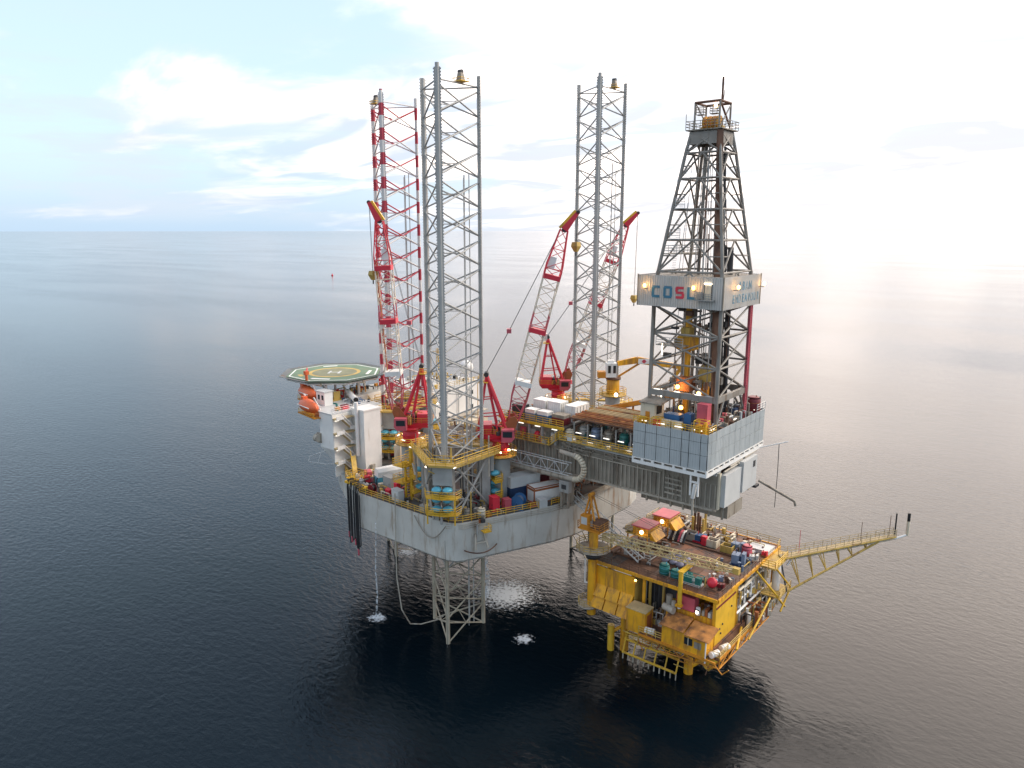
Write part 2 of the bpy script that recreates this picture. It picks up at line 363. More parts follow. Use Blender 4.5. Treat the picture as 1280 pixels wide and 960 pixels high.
rod(ax, 'sheave_post', ap(-.5, .35, 20.6), ap(-.5, .35, 22.4), .18, 'grey')
# mooring hose looped on the side
m = MB(); m.path([(1.5 + i * .75, -27.75, 22.7 - 3.0 * math.sin(math.pi * i / 10)) for i in range(11)], .09)
o = m.build(None, 'slung_hose', 'cant'); o['label'] = 'thin grey hose slung in a loop on the hull side near the corner'; o['category'] = 'hose'
m = MB(); m.path([(-3.2, -27.8, 25.5), (-3.3, -27.9, 16), (-3, -28.2, 10), (-2.2, -28, 4), (-1.2, -27, 1.2), (0, -25.5, .9), (1.5, -23, 1.2), (2.2, -22, 1.8)], .11)
o = m.build(None, 'intake_hose', 'cantlight'); o['label'] = 'long pale hose hanging down the hull side to the leg foot'; o['category'] = 'hose'
m = MB(); m.path([(8.6, -27.6, 20), (8.8, -27.7, 10), (9.1, -28, 1)], .035); o = m.build(None, 'hanging_line', 'wire'); o['label'] = 'thin dark line hanging from the hull corner to the sea'; o['category'] = 'line'
# black hoses over the bow side
hb = thing('hose_bundle', 'bundle of black loading hoses hanging over the bow side, red ends', 'hoses', (-16, -27.5, 23))
for i in range(8):
    x = -18.4 + i * .78 + random.uniform(-.2, .2); y = -26.2 - .25 * i; lo = 11.8 + random.uniform(-1.2, 1.6) + (abs(i - 3) * .35)
    m = MB(); w = random.uniform(.25, .5)
    m.path([(x, y + 1.3, 24.2), (x, y, 24.3), (x, y - .25, 23), (x + .05, y - .3, lo + 1), (x + w * .3, y - .3, lo + .2), (x + w, y - .25, lo + .6), (x + w, y - .2, 23)], .1)
    h = m.build(hb, 'hose', 'rubber')
    if i % 2 == 0: rod(h, 'end_fitting', (x + .1, y - .3, lo + .5), (x + .15, y - .3, lo - .7), .17, 'pink')
bb(hb, 'saddle', -18.8, -12.9, -26.6, -25.8, 23.6, 24.0, 'yellow')

# ------------------------------------------------------------------ legs and jack houses
BAY = 4.6
def leg(c, ztop, mat, label, bay0):
    t = thing('lattice_tower', label, 'lattice leg', (c[0], c[1], 0), 'lattice legs of the drilling rig')
    A = [R(60), R(180), R(300)]; P3 = [Vector((c[0] + 5.25 * math.cos(a), c[1] + 5.25 * math.sin(a), 0)) for a in A]
    zb = -3
    for i, p in enumerate(P3):
        ch = rod(t, 'chord', p + Vector((0, 0, 17)), p + Vector((0, 0, ztop + (1.6 if i == 2 else 1.0))), .33, mat, 10)
        rod(t, 'lower_chord', p + Vector((0, 0, zb)), p + Vector((0, 0, 17)), .36, 'legwet', 10)
        rk = MB(); a = A[i] + R(90); d = Vector((math.cos(a), math.sin(a), 0))
        rk.box((p.x, p.y, (17 + ztop) / 2 + .5), (.98, .16, ztop - 17 + 1), a)
        z = 17
        while z < ztop + .8:
            rk.box((p.x, p.y, z), (1.24, .15, .2), a); z += .46
        rk.build(ch, 'rack', mat)
    nb = int((ztop - zb) / BAY)
    for k in range(nb + 1):
        z1 = ztop - .9 - k * BAY; z0 = z1 - BAY
        if z1 < -1: break
        lm = mat if z1 > 18 else 'legwet'
        mids = []
        for i in range(3):
            p, q = P3[i], P3[(i + 1) % 3]
            rod(t, 'brace', p + Vector((0, 0, z1 - .35)), q + Vector((0, 0, z0 + .35)), .135, lm, 7)
            rod(t, 'brace', q + Vector((0, 0, z1 - .35)), p + Vector((0, 0, z0 + .35)), .135, lm, 7)
            mids.append((p + q) / 2 + Vector((0, 0, (z0 + z1) / 2)))
        if z1 > 0:
            for i in range(3): rod(t, 'span_breaker', mids[i], mids[(i + 1) % 3], .075, lm, 5)
        if k == 0:
            for i in range(3): rod(t, 'top_girt', P3[i] + Vector((0, 0, z1 + .25)), P3[(i + 1) % 3] + Vector((0, 0, z1 + .25)), .13, mat, 7)
    # beacon perch in the middle of the far top edge
    e = (P3[0] * .55 + P3[2] * .45) if label.startswith(('grey front', 'grey back')) else (P3[1] * .6 + P3[2] * .4)
    z = ztop - .4
    pf = bb(t, 'beacon_platform', e.x - .95, e.x + .95, e.y - .95, e.y + .95, z, z + .12, 'yellow')
    railing(pf, rect(e.x - .95, e.x + .95, e.y - .95, e.y + .95, z + .12), h=.4, closed=True, mid=0)
    m = MB(); m.loft([[(e.x + .55 * s[0], e.y + .45 * s[1], z + .12) for s in ((-1, -1), (1, -1), (1, 1), (-1, 1))], [(e.x + .28 * s[0], e.y + .25 * s[1], z + 1.7) for s in ((-1, -1), (1, -1), (1, 1), (-1, 1))]])
    m.build(pf, 'sheave_housing', 'cant')
    rod(pf, 'sheave', (e.x - .35, e.y, z + 1.45), (e.x + .35, e.y, z + 1.45), .32, 'dark', 10)
    # raw water pipes running up inside
    for dx, dy, zt, r in ((1.9, 1.7, ztop - 14, .1), (2.5, .9, ztop - 14.5, .07), (2.4, 2.3, ztop - 13.8, .09)):
        rod(t, 'riser_pipe', (c[0] + dx, c[1] + dy, 1), (c[0] + dx, c[1] + dy, zt), r, mat if mat != 'redwhite' else 'grey', 6)
    return P3
LEGF, LEGB, LEGL = (4.5, -21.3), (6, 19.9), (-28.8, -3.6)
leg(LEGF, 92.6, 'legrey', 'grey front lattice leg at the near hull corner', 0)
leg(LEGB, 97.2, 'legrey', 'grey back lattice leg between the cranes and the derrick', 0)
leg(LEGL, 95.1, 'redwhite', 'red and white banded lattice leg beside the helideck', 0)

def jackhouse(c, label, zr=32.6):
    t = thing('jack_house', label, 'jack house', (c[0], c[1], ZD), 'jack houses round the legs')
    for a in (60, 180, 300):
        ar = R(a); d = Vector((math.cos(ar), math.sin(ar), 0)); q = Vector((-d.y, d.x, 0)); p = Vector((c[0], c[1], 0)) + d * 5.25
        m = MB()
        for s in (-1, 1): m.box(p + q * s * 1.25 + d * .25 + Vector((0, 0, (ZD + zr) / 2)), (1.5, .7, zr - ZD), ar)
        m.box(p + d * 1.35 + Vector((0, 0, (ZD + zr) / 2 + 3.0)), (.6, 3.3, zr - ZD - 6.6), ar)
        hs = m.build(t, 'housing', 'grey')
        for row in range(3):
            for s in (-1, 1):
                b = p + q * s * .92 + d * 1.5 + Vector((0, 0, 25.4 + row * 1.62))
                g = ball(hs, 'jacking_motor', b + d * .5, 1.0, 'teal', (.95, .85, .52), 14, ar)
                rod(g, 'motor_shaft', b - d * .5, b + d * .4, .4, 'navy', 10)
        for z in (24.6, 27.4):
            m = MB(); hw = 3.1
            pts2 = [p + d * 1.4 + q * -hw, p + d * 3.0 + q * -hw * .8, p + d * 3.4, p + d * 3.0 + q * hw * .8, p + d * 1.4 + q * hw]
            m.add([v + Vector((0, 0, z)) for v in pts2] + [v + Vector((0, 0, z + .14)) for v in pts2], [(4, 3, 2, 1, 0), (5, 6, 7, 8, 9)] + [(i, (i + 1) % 5, 5 + (i + 1) % 5, 5 + i) for i in range(5)])
            bc = m.build(t, 'balcony', 'yellow')
            railing(bc, [v + Vector((0, 0, z + .14)) for v in pts2], r=.055, sp=1.2)
        for s in (-1, 1): rod(t, 'post', p + d * 2.8 + q * s * 2.3 + Vector((0, 0, ZD)), p + d * 2.8 + q * s * 2.3 + Vector((0, 0, 27.4)), .13, 'yellow')
        rod(t, 'stanchion', p + d * 2.6 + Vector((0, 0, ZD)), p + d * 2.6 + Vector((0, 0, 24.6)), .22, 'grey')
    # ring walkway
    out = []; inn = []
    for a in (60, 180, 300):
        for s in (-17, 17):
            out.append((c[0] + 8.2 * math.cos(R(a + s)), c[1] + 8.2 * math.sin(R(a + s)))); inn.append((c[0] + 6.3 * math.cos(R(a + s)), c[1] + 6.3 * math.sin(R(a + s))))
    m = MB(); n = 6
    for z0, z1, grow in ((zr, zr + .35, 0),):
        vs = [(x, y, z0) for x, y in out] + [(x, y, z0) for x, y in inn] + [(x, y, z1) for x, y in out] + [(x, y, z1) for x, y in inn]
        fs = []
        for i in range(n):
            j = (i + 1) % n
            fs += [(i, j, 2 * n + j, 2 * n + i), (n + j, n + i, 3 * n + i, 3 * n + j), (2 * n + i, 2 * n + j, 3 * n + j, 3 * n + i), (j, i, n + i, n + j)]
        m.add(vs, fs)
    rg = m.build(t, 'ring_walkway', 'dulyellow')
    railing(rg, [(x, y, zr + .35) for x, y in out], closed=True, r=.065, sp=1.5); railing(rg, [(x, y, zr + .35) for x, y in inn], closed=True, r=.05, sp=2.2, mid=1)
    for i in range(6):
        x, y = out[i]
        striplight(rg, (x, y, zr + .2), .9, i) if i % 2 else floodlight(rg, (x, y, zr + .1), (math.cos(i), math.sin(i), -.5), 'bright', .15)
    for i in (0, 2, 4):
        a, b = inn[i + 1], inn[(i + 2) % 6]
        rod(t, 'tie_brace', (a[0], a[1], ZD), (b[0], b[1], zr), .2, 'grey'); rod(t, 'tie_brace', (b[0], b[1], ZD), (a[0], a[1], zr), .2, 'grey')
    return t
jackhouse(LEGF, 'jack house with yellow balconies and blue motors round the near grey leg')
jackhouse(LEGB, 'jack house round the far grey leg behind the pipe rack', 33.6)
jackhouse(LEGL, 'jack house round the red and white leg beside the white quarters', 33.0)
yt = thing('ladder_tower', 'tall yellow ladder tower to the right of the near leg', 'ladder tower', (4.6, -13.2, ZD))
rod(yt, 'column', (5.2, -13.6, ZD), (5.2, -13.6, 35.4), .42, 'yellow'); rod(yt, 'column', (6.4, -14.6, ZD), (6.4, -14.6, 29.8), .3, 'yellow')
m = MB()
for i in range(24): m.box((5.8, -14.1, ZD + .4 + i * .5), (1.2, .12, .08), R(-40))
m.build(yt, 'rungs', 'yellow')
for z in (27.0, 29.9):
    f = bb(yt, 'landing', 4.4, 8.2, -15.8, -13, z, z + .12, 'yellow'); railing(f, rect(4.4, 8.2, -15.8, -13, z + .12), closed=True, r=.055)
yt2 = thing('ladder_tower', 'yellow ladder tower to the left of the near leg', 'ladder tower', (-4.4, -20, ZD))
rod(yt2, 'column', (-4.6, -22.6, ZD), (-4.6, -22.6, 33), .35, 'yellow'); rod(yt2, 'column', (-4.6, -24.0, ZD), (-4.6, -24.0, 30), .22, 'yellow')
m = MB()
for i in range(18): m.box((-4.6, -23.3, ZD + .4 + i * .5), (.12, 1.4, .08))
m.build(yt2, 'rungs', 'yellow')
for z in (26.2, 29.2):
    f = bb(yt2, 'landing', -6.6, -4.0, -25.2, -22, z, z + .12, 'yellow'); railing(f, rect(-6.6, -4.0, -25.2, -22, z + .12), closed=True, r=.055)

# ------------------------------------------------------------------ pedestal cranes
def truss_boom(t, p, q, w0, w1, up, bands, npan, rc, rl, chordname='boom_chord'):
    """box lattice boom from p to q; bands = [(upto, mat)]"""
    p = Vector(p); q = Vector(q); d = (q - p); L = d.length; d.normalize()
    side = d.cross(Vector(up)).normalized(); nrm = side.cross(d).normalized()
    def wid(s):
        if s < .12: return w0 + (w1 - w0) * s / .12
        if s > .82: return w1 + (w0 * .75 - w1) * (s - .82) / .18
        return w1
    def mat(s):
        for u, mm in bands:
            if s < u: return mm
        return bands[-1][1]
    def pt(s, a, b): w = wid(s); return p + d * L * s + side * a * w / 2 + nrm * b * w / 2
    C = [(-1, -1), (1, -1), (1, 1), (-1, 1)]
    cuts = sorted(set([0, .12, .82, 1] + [u for u, _ in bands[:-1]]))
    for a, b in C:
        for s0, s1 in zip(cuts, cuts[1:]): rod(t, chordname, pt(s0, a, b), pt(s1, a, b), rc, mat((s0 + s1) / 2), 6)
    for i in range(npan):
        s0, s1 = i / npan, (i + 1) / npan; mm = mat((s0 + s1) / 2)
        for k in range(4):
            a, b = C[k], C[(k + 1) % 4]
            if (i + k) % 2: a, b = b, a
            rod(t, 'boom_lacing', pt(s0, *a), pt(s1, *b), rl, mm, 5)
        if i % 2 == 0:
            for k in range(4): rod(t, 'boom_batten', pt(s0, *C[k]), pt(s0, *C[(k + 1) % 4]), rl, mm, 5)
    return pt, d, side, nrm
def crane(x, y, zp, zring, yaw, elev, L, label, drop=5.5):
    t = thing('pedestal_crane', label, 'crane', (x, y, zp), 'red pedestal cranes on the rig')
    f = Vector((math.cos(yaw), math.sin(yaw), 0)); s = Vector((-f.y, f.x, 0)); Z = Vector((0, 0, 1)); c = Vector((x, y, 0))
    def W(a, b, z): return c + f * a + s * b + Z * z
    rod(t, 'pedestal', (x, y, zp), (x, y, zring - .1), 1.75, 'grey', 20)
    pf = rod(t, 'ring_platform', (x, y, zring - .25), (x, y, zring - .05), 2.9, 'dulyellow', 16)
    railing(pf, [(x + 2.85 * math.cos(i * math.pi / 6), y + 2.85 * math.sin(i * math.pi / 6), zring - .05) for i in range(12)], closed=True, r=.055)
    for i in range(4): striplight(pf, (x + 2.6 * math.cos(i * 1.57 + .3), y + 2.6 * math.sin(i * 1.57 + .3), zring + .9), 1.0, i)
    col_ = rod(t, 'slew_column', (x, y, zring - .1), (x, y, zring + 2.5), 1.45, 'red', 18)
    for z in (.4, 1.2, 2.3): rod(col_, 'flange', (x, y, zring + z), (x, y, zring + z + .14), 1.6, 'red', 18)
    floodlight(col_, W(1.5, -1.2, zring + 1.0), (.3, -.6, -.6), 'warm', .26)
    zt = zring + 2.5
    rod(t, 'turntable', (x, y, zt), (x, y, zt + .55), 2.2, 'red', 20, 1.15)
    h = MB(); zf = zt + .55
    h.loft([[W(a, b, zf) for a, b in ((-3.6, -1.7), (1.9, -1.7), (1.9, 1.7), (-3.6, 1.7))], [W(a, b, zf + .8) for a, b in ((-4.2, -1.9), (2.3, -1.9), (2.3, 1.9), (-4.2, 1.9))]]); h.build(t, 'machine_deck', 'red')
    z0 = zf + .8
    railing(t, [W(a, b, z0) for a, b in ((-4.2, -1.9), (-.5, -1.9))], mat='orange', h=1.0); railing(t, [W(a, b, z0) for a, b in ((-.5, 1.9), (-4.2, 1.9), (-4.2, -1.9))], mat='orange', h=1.0)
    m = MB(); m.box(W(-2.7, 0, z0 + .85), (2.4, 3.0, 1.7), yaw); m.build(t, 'engine_house', 'red')
    rod(t, 'winch_drum', W(-.7, -1.1, z0 + .75), W(-.7, 1.1, z0 + .75), .65, 'dark', 12)
    for b in (-1.45, 1.45):       # tall side plates that carry the boom foot
        vs = [W(a, b, z) for a, z in ((-.4, z0), (2.3, z0), (3.0, z0 + 2.2), (2.6, z0 + 3.2), (1.7, z0 + 3.0))]; vs2 = [v + s * .22 for v in vs]
        m = MB(); m.add(vs + vs2, [(0, 1, 2, 3, 4), (9, 8, 7, 6, 5)] + [(i, (i + 1) % 5, 5 + (i + 1) % 5, 5 + i) for i in range(5)]); m.build(t, 'boom_cheek', 'brick')
    # cab on the camera side
    sd = -1 if W(0, -1, 0).dot(cam.location) > W(0, 1, 0).dot(cam.location) else 1
    cb = MB(); cw = lambda a, b, z: W(a, sd * b, z)
    prof = [(.2, z0 - .9), (1.9, z0 - .9), (2.5, z0 - .2), (2.4, z0 + 1.3), (.2, z0 + 1.3)]
    vs = [cw(a, 1.95, z) for a, z in prof] + [cw(a, 3.5, z) for a, z in prof]; cb.add(vs, [(0, 1, 2, 3, 4), (9, 8, 7, 6, 5)] + [(i, (i + 1) % 5, 5 + (i + 1) % 5, 5 + i) for i in range(5)])
    cabo = cb.build(t, 'cab', 'pink')
    m = MB(); m.box(cw(2.42, 2.72, z0 + .55), (.12, 1.3, 1.1), yaw); m.build(cabo, 'windscreen', 'glass')
    m = MB(); m.box(cw(1.25, 3.52, z0 + .5), (1.6, .06, 1.0), yaw); m.build(cabo, 'side_window', 'glass')
    # a-frame
    zt2 = z0 + 10.2; tips = [W(-2.4, b, zt2) for b in (-.45, .45)]
    for b, tp in zip((-1.6, 1.6), tips):
        rod(t, 'gantry_leg', W(-3.9, b, z0), tp, .22, 'red'); rod(t, 'gantry_leg', W(1.2, b * .9, z0 + .4), tp, .3, 'red'); rod(t, 'gantry_leg', W(-.4, b * .9, z0 + .2), tp, .17, 'red')
    for k in (.3, .6):
        a_ = W(1.2, -1.44, z0 + .4).lerp(tips[0], k); b_ = W(1.2, 1.44, z0 + .4).lerp(tips[1], k); rod(t, 'gantry_tie', a_, b_, .12, 'red')
        rod(t, 'gantry_tie', W(-3.9, -1.6, z0).lerp(tips[0], k), a_, .1, 'red'); rod(t, 'gantry_tie', W(-3.9, 1.6, z0).lerp(tips[1], k), b_, .1, 'red')
    for k in range(5):
        a_ = W(1.2, -1.44, z0 + .4).lerp(tips[0], k / 5); b_ = W(1.2, 1.44, z0 + .4).lerp(tips[1], (k + 1) / 5); rod(t, 'gantry_lacing', a_, b_, .09, 'red', 6)
        a_ = W(1.2, -1.44, z0 + .4).lerp(tips[0], (k + 1) / 5); b_ = W(1.2, 1.44, z0 + .4).lerp(tips[1], k / 5); rod(t, 'gantry_lacing', a_, b_, .09, 'red', 6)
    rod(t, 'gantry_sheave', tips[0] - s * .3 + Z * .2, tips[1] + s * .3 + Z * .2, .42, 'dark', 12)
    gp = MB(); gp.box(W(-2.9, 0, zt2 - 1.1), (1.6, 2.6, .12), yaw); g = gp.build(t, 'gantry_platform', 'yellow'); railing(g, [W(-3.7, -1.3, zt2 - 1.05), W(-3.7, 1.3, zt2 - 1.05), W(-2.1, 1.3, zt2 - 1.05)], h=1.0, sp=1, r=.055)
    m = MB()
    for i in range(18): m.rod(W(-4.0, 1.2, z0 + .5 * i), W(-4.0, 1.6, z0 + .5 * i), .04)
    m.rod(W(-4.0, 1.2, z0), W(-4.0, 1.2, zt2 - 1), .06); m.rod(W(-4.0, 1.6, z0), W(-4.0, 1.6, zt2 - 1), .06); m.build(t, 'gantry_ladder', 'yellow')
    # boom
    foot = W(2.3, 0, z0 + 2.4); bd = f * math.cos(elev) + Z * math.sin(elev); tip = foot + bd * L
    bn = s.cross(bd) * -1 if False else (Z - bd * Z.dot(bd)).normalized()
    bands = [(.20, 'pink'), (.48, 'boomcream'), (.57, 'pink'), (.76, 'boomcream'), (1.01, 'red')]
    pt, d, sd_, nr = truss_boom(t, foot, tip, 1.7, 2.7, bn, bands, 20, .11, .06)
    m = MB()
    m.loft([[pt(.06, a, -1.02) for a in (.2, .9)] + [pt(.06, a, -1.12) for a in (.9, .2)], [pt(.8, a, -1.02) for a in (.2, .9)] + [pt(.8, a, -1.12) for a in (.9, .2)]]); m.build(t, 'boom_walkway', 'brick')
    for k, mm in ((.2, 'white'), (.48, 'red'), (.76, 'red')):
        m = MB(); m.loft([[pt(k - .012, a, b) for a, b in ((-1.08, -1.08), (1.08, -1.08), (1.08, 1.08), (-1.08, 1.08))], [pt(k + .012, a, b) for a, b in ((-1.08, -1.08), (1.08, -1.08), (1.08, 1.08), (-1.08, 1.08))]]); m.build(t, 'boom_splice', mm)
    m = MB(); m.box(tuple(pt(.46, 0, -1.1)), (.9, .9, 1.1), yaw); m.build(t, 'load_sign', 'white')
    m = MB(); m.loft([[pt(.80, a, b) for a, b in ((-.8, 0), (.8, 0), (.8, .9), (-.8, .9))], [pt(.86, a, b) for a, b in ((-.8, 0), (.8, 0), (.8, .9), (-.8, .9))]]); m.build(t, 'boom_plate', 'white')
    # cranked head
    hd = (bd * math.cos(.42) - bn * math.sin(.42)).normalized(); e = tip + hd * 3.6
    hn = s.cross(hd).normalized()
    m = MB()
    for b in (-.55, .55):
        m.loft([[v + s * (b + w) for v in (tip - hn * .6, tip + hn * .6) for w in ((0, .12) if v == tip - hn * .6 else (.12, 0))], [v + s * (b + w) for v in (e - hn * .3, e + hn * .3) for w in ((0, .12) if v == e - hn * .3 else (.12, 0))]])
    m.build(t, 'boom_head', 'red')
    m = MB(); m.loft([[tip + s * a + hn * b - hd * .2 for a, b in ((-.5, -1.0), (.5, -1.0), (.5, -.6), (-.5, -.6))], [e + s * a + hn * b for a, b in ((-.4, -.7), (.4, -.7), (.4, -.3), (-.4, -.3))]]); m.build(t, 'head_platform', 'yellow')
    rod(t, 'head_sheave', e - s * .55, e + s * .55, .34, 'dark', 12); rod(t, 'head_sheave', tip - s * .5, tip + s * .5, .4, 'dark', 12)
    # pendant wires, bridle and hook
    tm = (tips[0] + tips[1]) / 2 + Z * .5; br = tm + (tip - tm) * .30
    m = MB(); m.box(br, (.8, 1.3, .7), yaw); m.build(t, 'bridle_block', 'pink')
    for b in (-.45, .45):
        rod(t, 'hoist_wire', tm + s * b, br + s * b, .035, 'wire', 4); rod(t, 'hoist_wire', br + s * b, tip + s * b + bn * .5, .035, 'wire', 4)
    hk = e - Z * drop - f * .2
    for b in (-.25, .25): rod(t, 'fall_wire', e + s * b, hk + s * b + Z * .4, .03, 'wire', 4)
    m = MB(); m.loft([[hk + Vector((.5 * a, .5 * b, .7)) for a, b in ((-1, -1), (1, -1), (1, 1), (-1, 1))], [hk + Vector((.62 * a, .62 * b, 0)) for a, b in ((-1, -1), (1, -1), (1, 1), (-1, 1))], [hk + Vector((.25 * a, .25 * b, -.9)) for a, b in ((-1, -1), (1, -1), (1, 1), (-1, 1))]][::-1]); hb_ = m.build(t, 'hook_block', 'dulyellow')
    rod(hb_, 'hook', hk - Z * .8, hk - Z * 1.6, .12, 'dark')
    return t
RT = R(39.7)
crane(-9.3, -18.3, ZD, 31.6, RT + R(180), R(86.5), 33.8, 'red crane with upright boom left of the near grey leg', 12.5)
crane(8.0, -12.8, ZD, 31.4, RT, R(75.5), 33.5, 'red crane with cab in front of the white deck containers')
crane(-4.6, 21.5, ZD, 33.0, RT, R(70), 33.8, 'distant red crane beside the far grey leg, boom raised right', 18)

# ------------------------------------------------------------------ living quarters
q = thing('living_quarters', 'white accommodation block with outside stairs on the bow', 'building', (-33, 0, ZD))
top = [(-30.7, -23), (-26.5, -23), (-26.5, -10.5), (-36.5, -10.5), (-36.5, 3.2), (-26.5, 3.2), (-26.5, 21), (-34, 21), (-43, 10), (-43, -12)]
low = [(-28.3, -20.6), (-26.5, -21.4), (-26.5, -10.5), (-36.5, -10.5), (-36.5, 3.2), (-26.5, 3.2), (-26.5, 19), (-33, 15.2), (-41, 7), (-41, -10)]
m = MB(); m.loft([[(x, y, ZD) for x, y in low], [(x, y, 27.6) for x, y in top], [(x, y, 34.6) for x, y in top]]); m.build(q, 'wall', 'white')
m = MB(); m.prism([(x * 1.004, y * 1.004) for x, y in top], 34.6, 34.85); rf = m.build(q, 'roof', 'pale')
railing(rf, [(-26.6, -22.9, 34.85), (-26.6, -10.6, 34.85)], mat='white', sp=2.2, r=.04); railing(rf, [(-26.6, 3.4, 34.85), (-26.6, 20.8, 34.85)], mat='dulyellow', sp=1.6, r=.055)
m = MB(); m.path([(-28, -20.5, 34.87), (-33, -17, 34.87), (-36, -18, 34.87), (-39, -13, 34.87), (-38, -11.5, 34.87)], .22, 4); m.build(rf, 'walkway_line', 'green')
tw = bb(q, 'stair_tower', -26.4, -22.6, -18.4, -14.2, ZD, 35.1, 'white'); bb(tw, 'tower_cap', -26.45, -22.45, -18.55, -14.05, 35.1, 35.4, 'white')
rod(tw, 'vent_stack', (-24.2, -18.9, 26), (-24.2, -18.9, 36.9), .38, 'white', 12)
for k in range(4):
    z = 34.0 - k * 3.0
    ld = bb(q, 'landing', -26.5, -25.2, -23, -18.6, z - .18, z, 'tan')
    bb(ld, 'edge_panel', -25.25, -25.12, -23, -21.2, z - .2, z + .55, 'white'); bb(ld, 'edge_panel', -25.25, -25.12, -19.8, -18.6, z - 2.6, z - 1.9, 'white')
    bb(ld, 'wall_band', -26.52, -26.44, -22.8, -18.6, z - .5, z - .2, 'cream')
    bb(ld, 'back_wall', -26.5, -26.4, -22.9, -18.6, z - 2.95, z - .8, 'white')
    m = MB(); m.add([(-25.3, -21.6, z), (-26.2, -21.6, z), (-26.2, -19.2, z - 2.4), (-25.3, -19.2, z - 2.4), (-25.3, -21.6, z - .2), (-26.2, -21.6, z - .2), (-26.2, -19.2, z - 2.6), (-25.3, -19.2, z - 2.6)], [(0, 1, 2, 3), (7, 6, 5, 4), (0, 3, 7, 4), (1, 5, 6, 2), (0, 4, 5, 1), (3, 2, 6, 7)]); m.build(q, 'stair_flight', 'tan')
    m = MB(); m.rod((-25.15, -21.6, z + .7), (-25.15, -19.2, z - 1.7), .12); m.rod((-25.15, -21.6, z + .05), (-25.15, -19.2, z - 2.35), .1); m.build(q, 'handrail', 'white')
    m = MB(); m.box((-26.3, -22, z - .55), (.1, .9, .12)); m.build(q, 'wall_lamp', 'strip')
for y in (6.5, 10.2, 13.6, 17.0):
    for z in (26.0, 29.2, 32.6):
        if (int(y) + int(z)) % 3 == 0: continue
        w = bb(q, 'window', -26.52, -26.42, y - .38, y + .38, z - .45, z + .45, 'glass')
        m = MB(); m.bb(-26.56, -26.4, y - .5, y + .5, z - .55, z - .45); m.bb(-26.56, -26.4, y - .5, y + .5, z + .45, z + .55); m.build(w, 'window_frame', 'pale')
bb(q, 'balcony_shelf', -26.5, -24.4, 4.0, 20.5, 28.0, 28.2, 'cantlight'); bb(q, 'lower_house', -26.5, -21.5, 4.0, 17, ZD, 27.4, 'cream')
for y in (4.6, 8.4, 12.2, 16.0): rod(q, 'downpipe', (-26.2, y, ZD), (-26.2, y, 34.4), .13, 'pale')
dm = rod(q, 'dome_mast', (-31, 20, 34.8), (-31, 20, 36.4), .5, 'white', 12); ball(dm, 'radome', (-31, 20, 37.6), 1.7, 'white', n=20)
dm = rod(q, 'dome_mast', (-33, 7, 34.8), (-33, 7, 36.0), .3, 'white', 10); ball(dm, 'radome', (-33, 7, 36.5), .75, 'white', n=14)
ms = thing('radio_mast', 'slim yellow lattice radio mast on the quarters roof', 'mast', (-31, 10, 34.8))
for a, b in ((0, 0), (.7, 0), (.35, .6)): rod(ms, 'mast_leg', (-31 + a, 10 + b, 34.8), (-31 + a * .6, 10 + b * .6, 43.5), .07, 'dulyellow')
for i in range(8): rod(ms, 'mast_brace', (-31, 10, 35 + i), (-30.4, 10, 36 + i), .04, 'dulyellow'); rod(ms, 'mast_brace', (-30.4, 10, 35 + i), (-30.7, 10.5, 36 + i), .04, 'dulyellow')
bb(ms, 'cross_arm', -32.2, -29.2, 10, 10.1, 42.6, 42.7, 'dulyellow')
ex = thing('exhaust_pipe', 'fat white exhaust pipe lying along the quarters roof', 'pipe', (-32, -15, 34.9))
rod(ex, 'barrel', (-37, -11.0, 35.9), (-30.2, -14.2, 35.7), .62, 'white', 14); rod(ex, 'mouth', (-30.2, -14.2, 35.7), (-30.0, -14.3, 35.69), .5, 'black', 14)
for k in (.2, .75): box(ex, 'saddle', Vector((-37, -11, 35.1)).lerp(Vector((-30.2, -14.2, 35.1)), k), (.4, 1.4, .7), 'cant', R(-25))
rc = thing('roof_cabinet', 'small red and orange chest pair near the roof edge of the quarters', 'cabinet', (-28.5, -18.5, 34.85))
bb(rc, 'chest', -28.9, -28.0, -19.2, -17.6, 34.85, 35.6, 'red'); bb(rc, 'chest', -28.9, -28.1, -20.6, -19.6, 34.85, 35.5, 'orange'); bb(rc, 'lid', -28.95, -27.95, -19.25, -17.55, 35.6, 35.68, 'maroon')
hh = thing('roof_shed', 'white shed with dark windows beside the orange lifeboats', 'shed', (-34.4, -18.6, 34.85))
bb(hh, 'wall', -36.2, -33.4, -19.6, -17.6, 34.85, 37.6, 'white'); bb(hh, 'roof', -36.4, -33.2, -19.8, -17.4, 37.6, 37.8, 'pale')
for x in (-35.6, -34.4): bb(hh, 'window', x, x + .6, -19.64, -19.58, 36.0, 37.0, 'glass')
tk = thing('roof_tank', 'cluttered yellow winch frame on the quarters roof by the helideck', 'winch', (-36.5, -15, 34.85))
bb(tk, 'base', -37.6, -35.4, -16, -13.6, 34.85, 35.1, 'dulyellow'); rod(tk, 'drum', (-37.2, -14.8, 36.0), (-35.8, -14.8, 36.0), .8, 'cream', 14)
for x in (-37.3, -35.7): bb(tk, 'cheek', x - .1, x + .1, -15.6, -14, 35.1, 36.8, 'dulyellow')
mr = thing('marine_reel', 'round grey cable reel hung low on the bow corner of the quarters', 'reel', (-31, -23.8, 29))
rod(mr, 'drum', (-31.3, -23.6, 29.5), (-30.4, -23.6, 29.5), .8, 'cantlight', 14); bb(mr, 'bracket', -31.5, -30.3, -23.3, -22.9, 28.4, 30.4, 'cant')
rail_frame = thing('fender_frame', 'thin pipe frame jutting from the bow side below the quarters', 'frame', (-31, -22, 26))
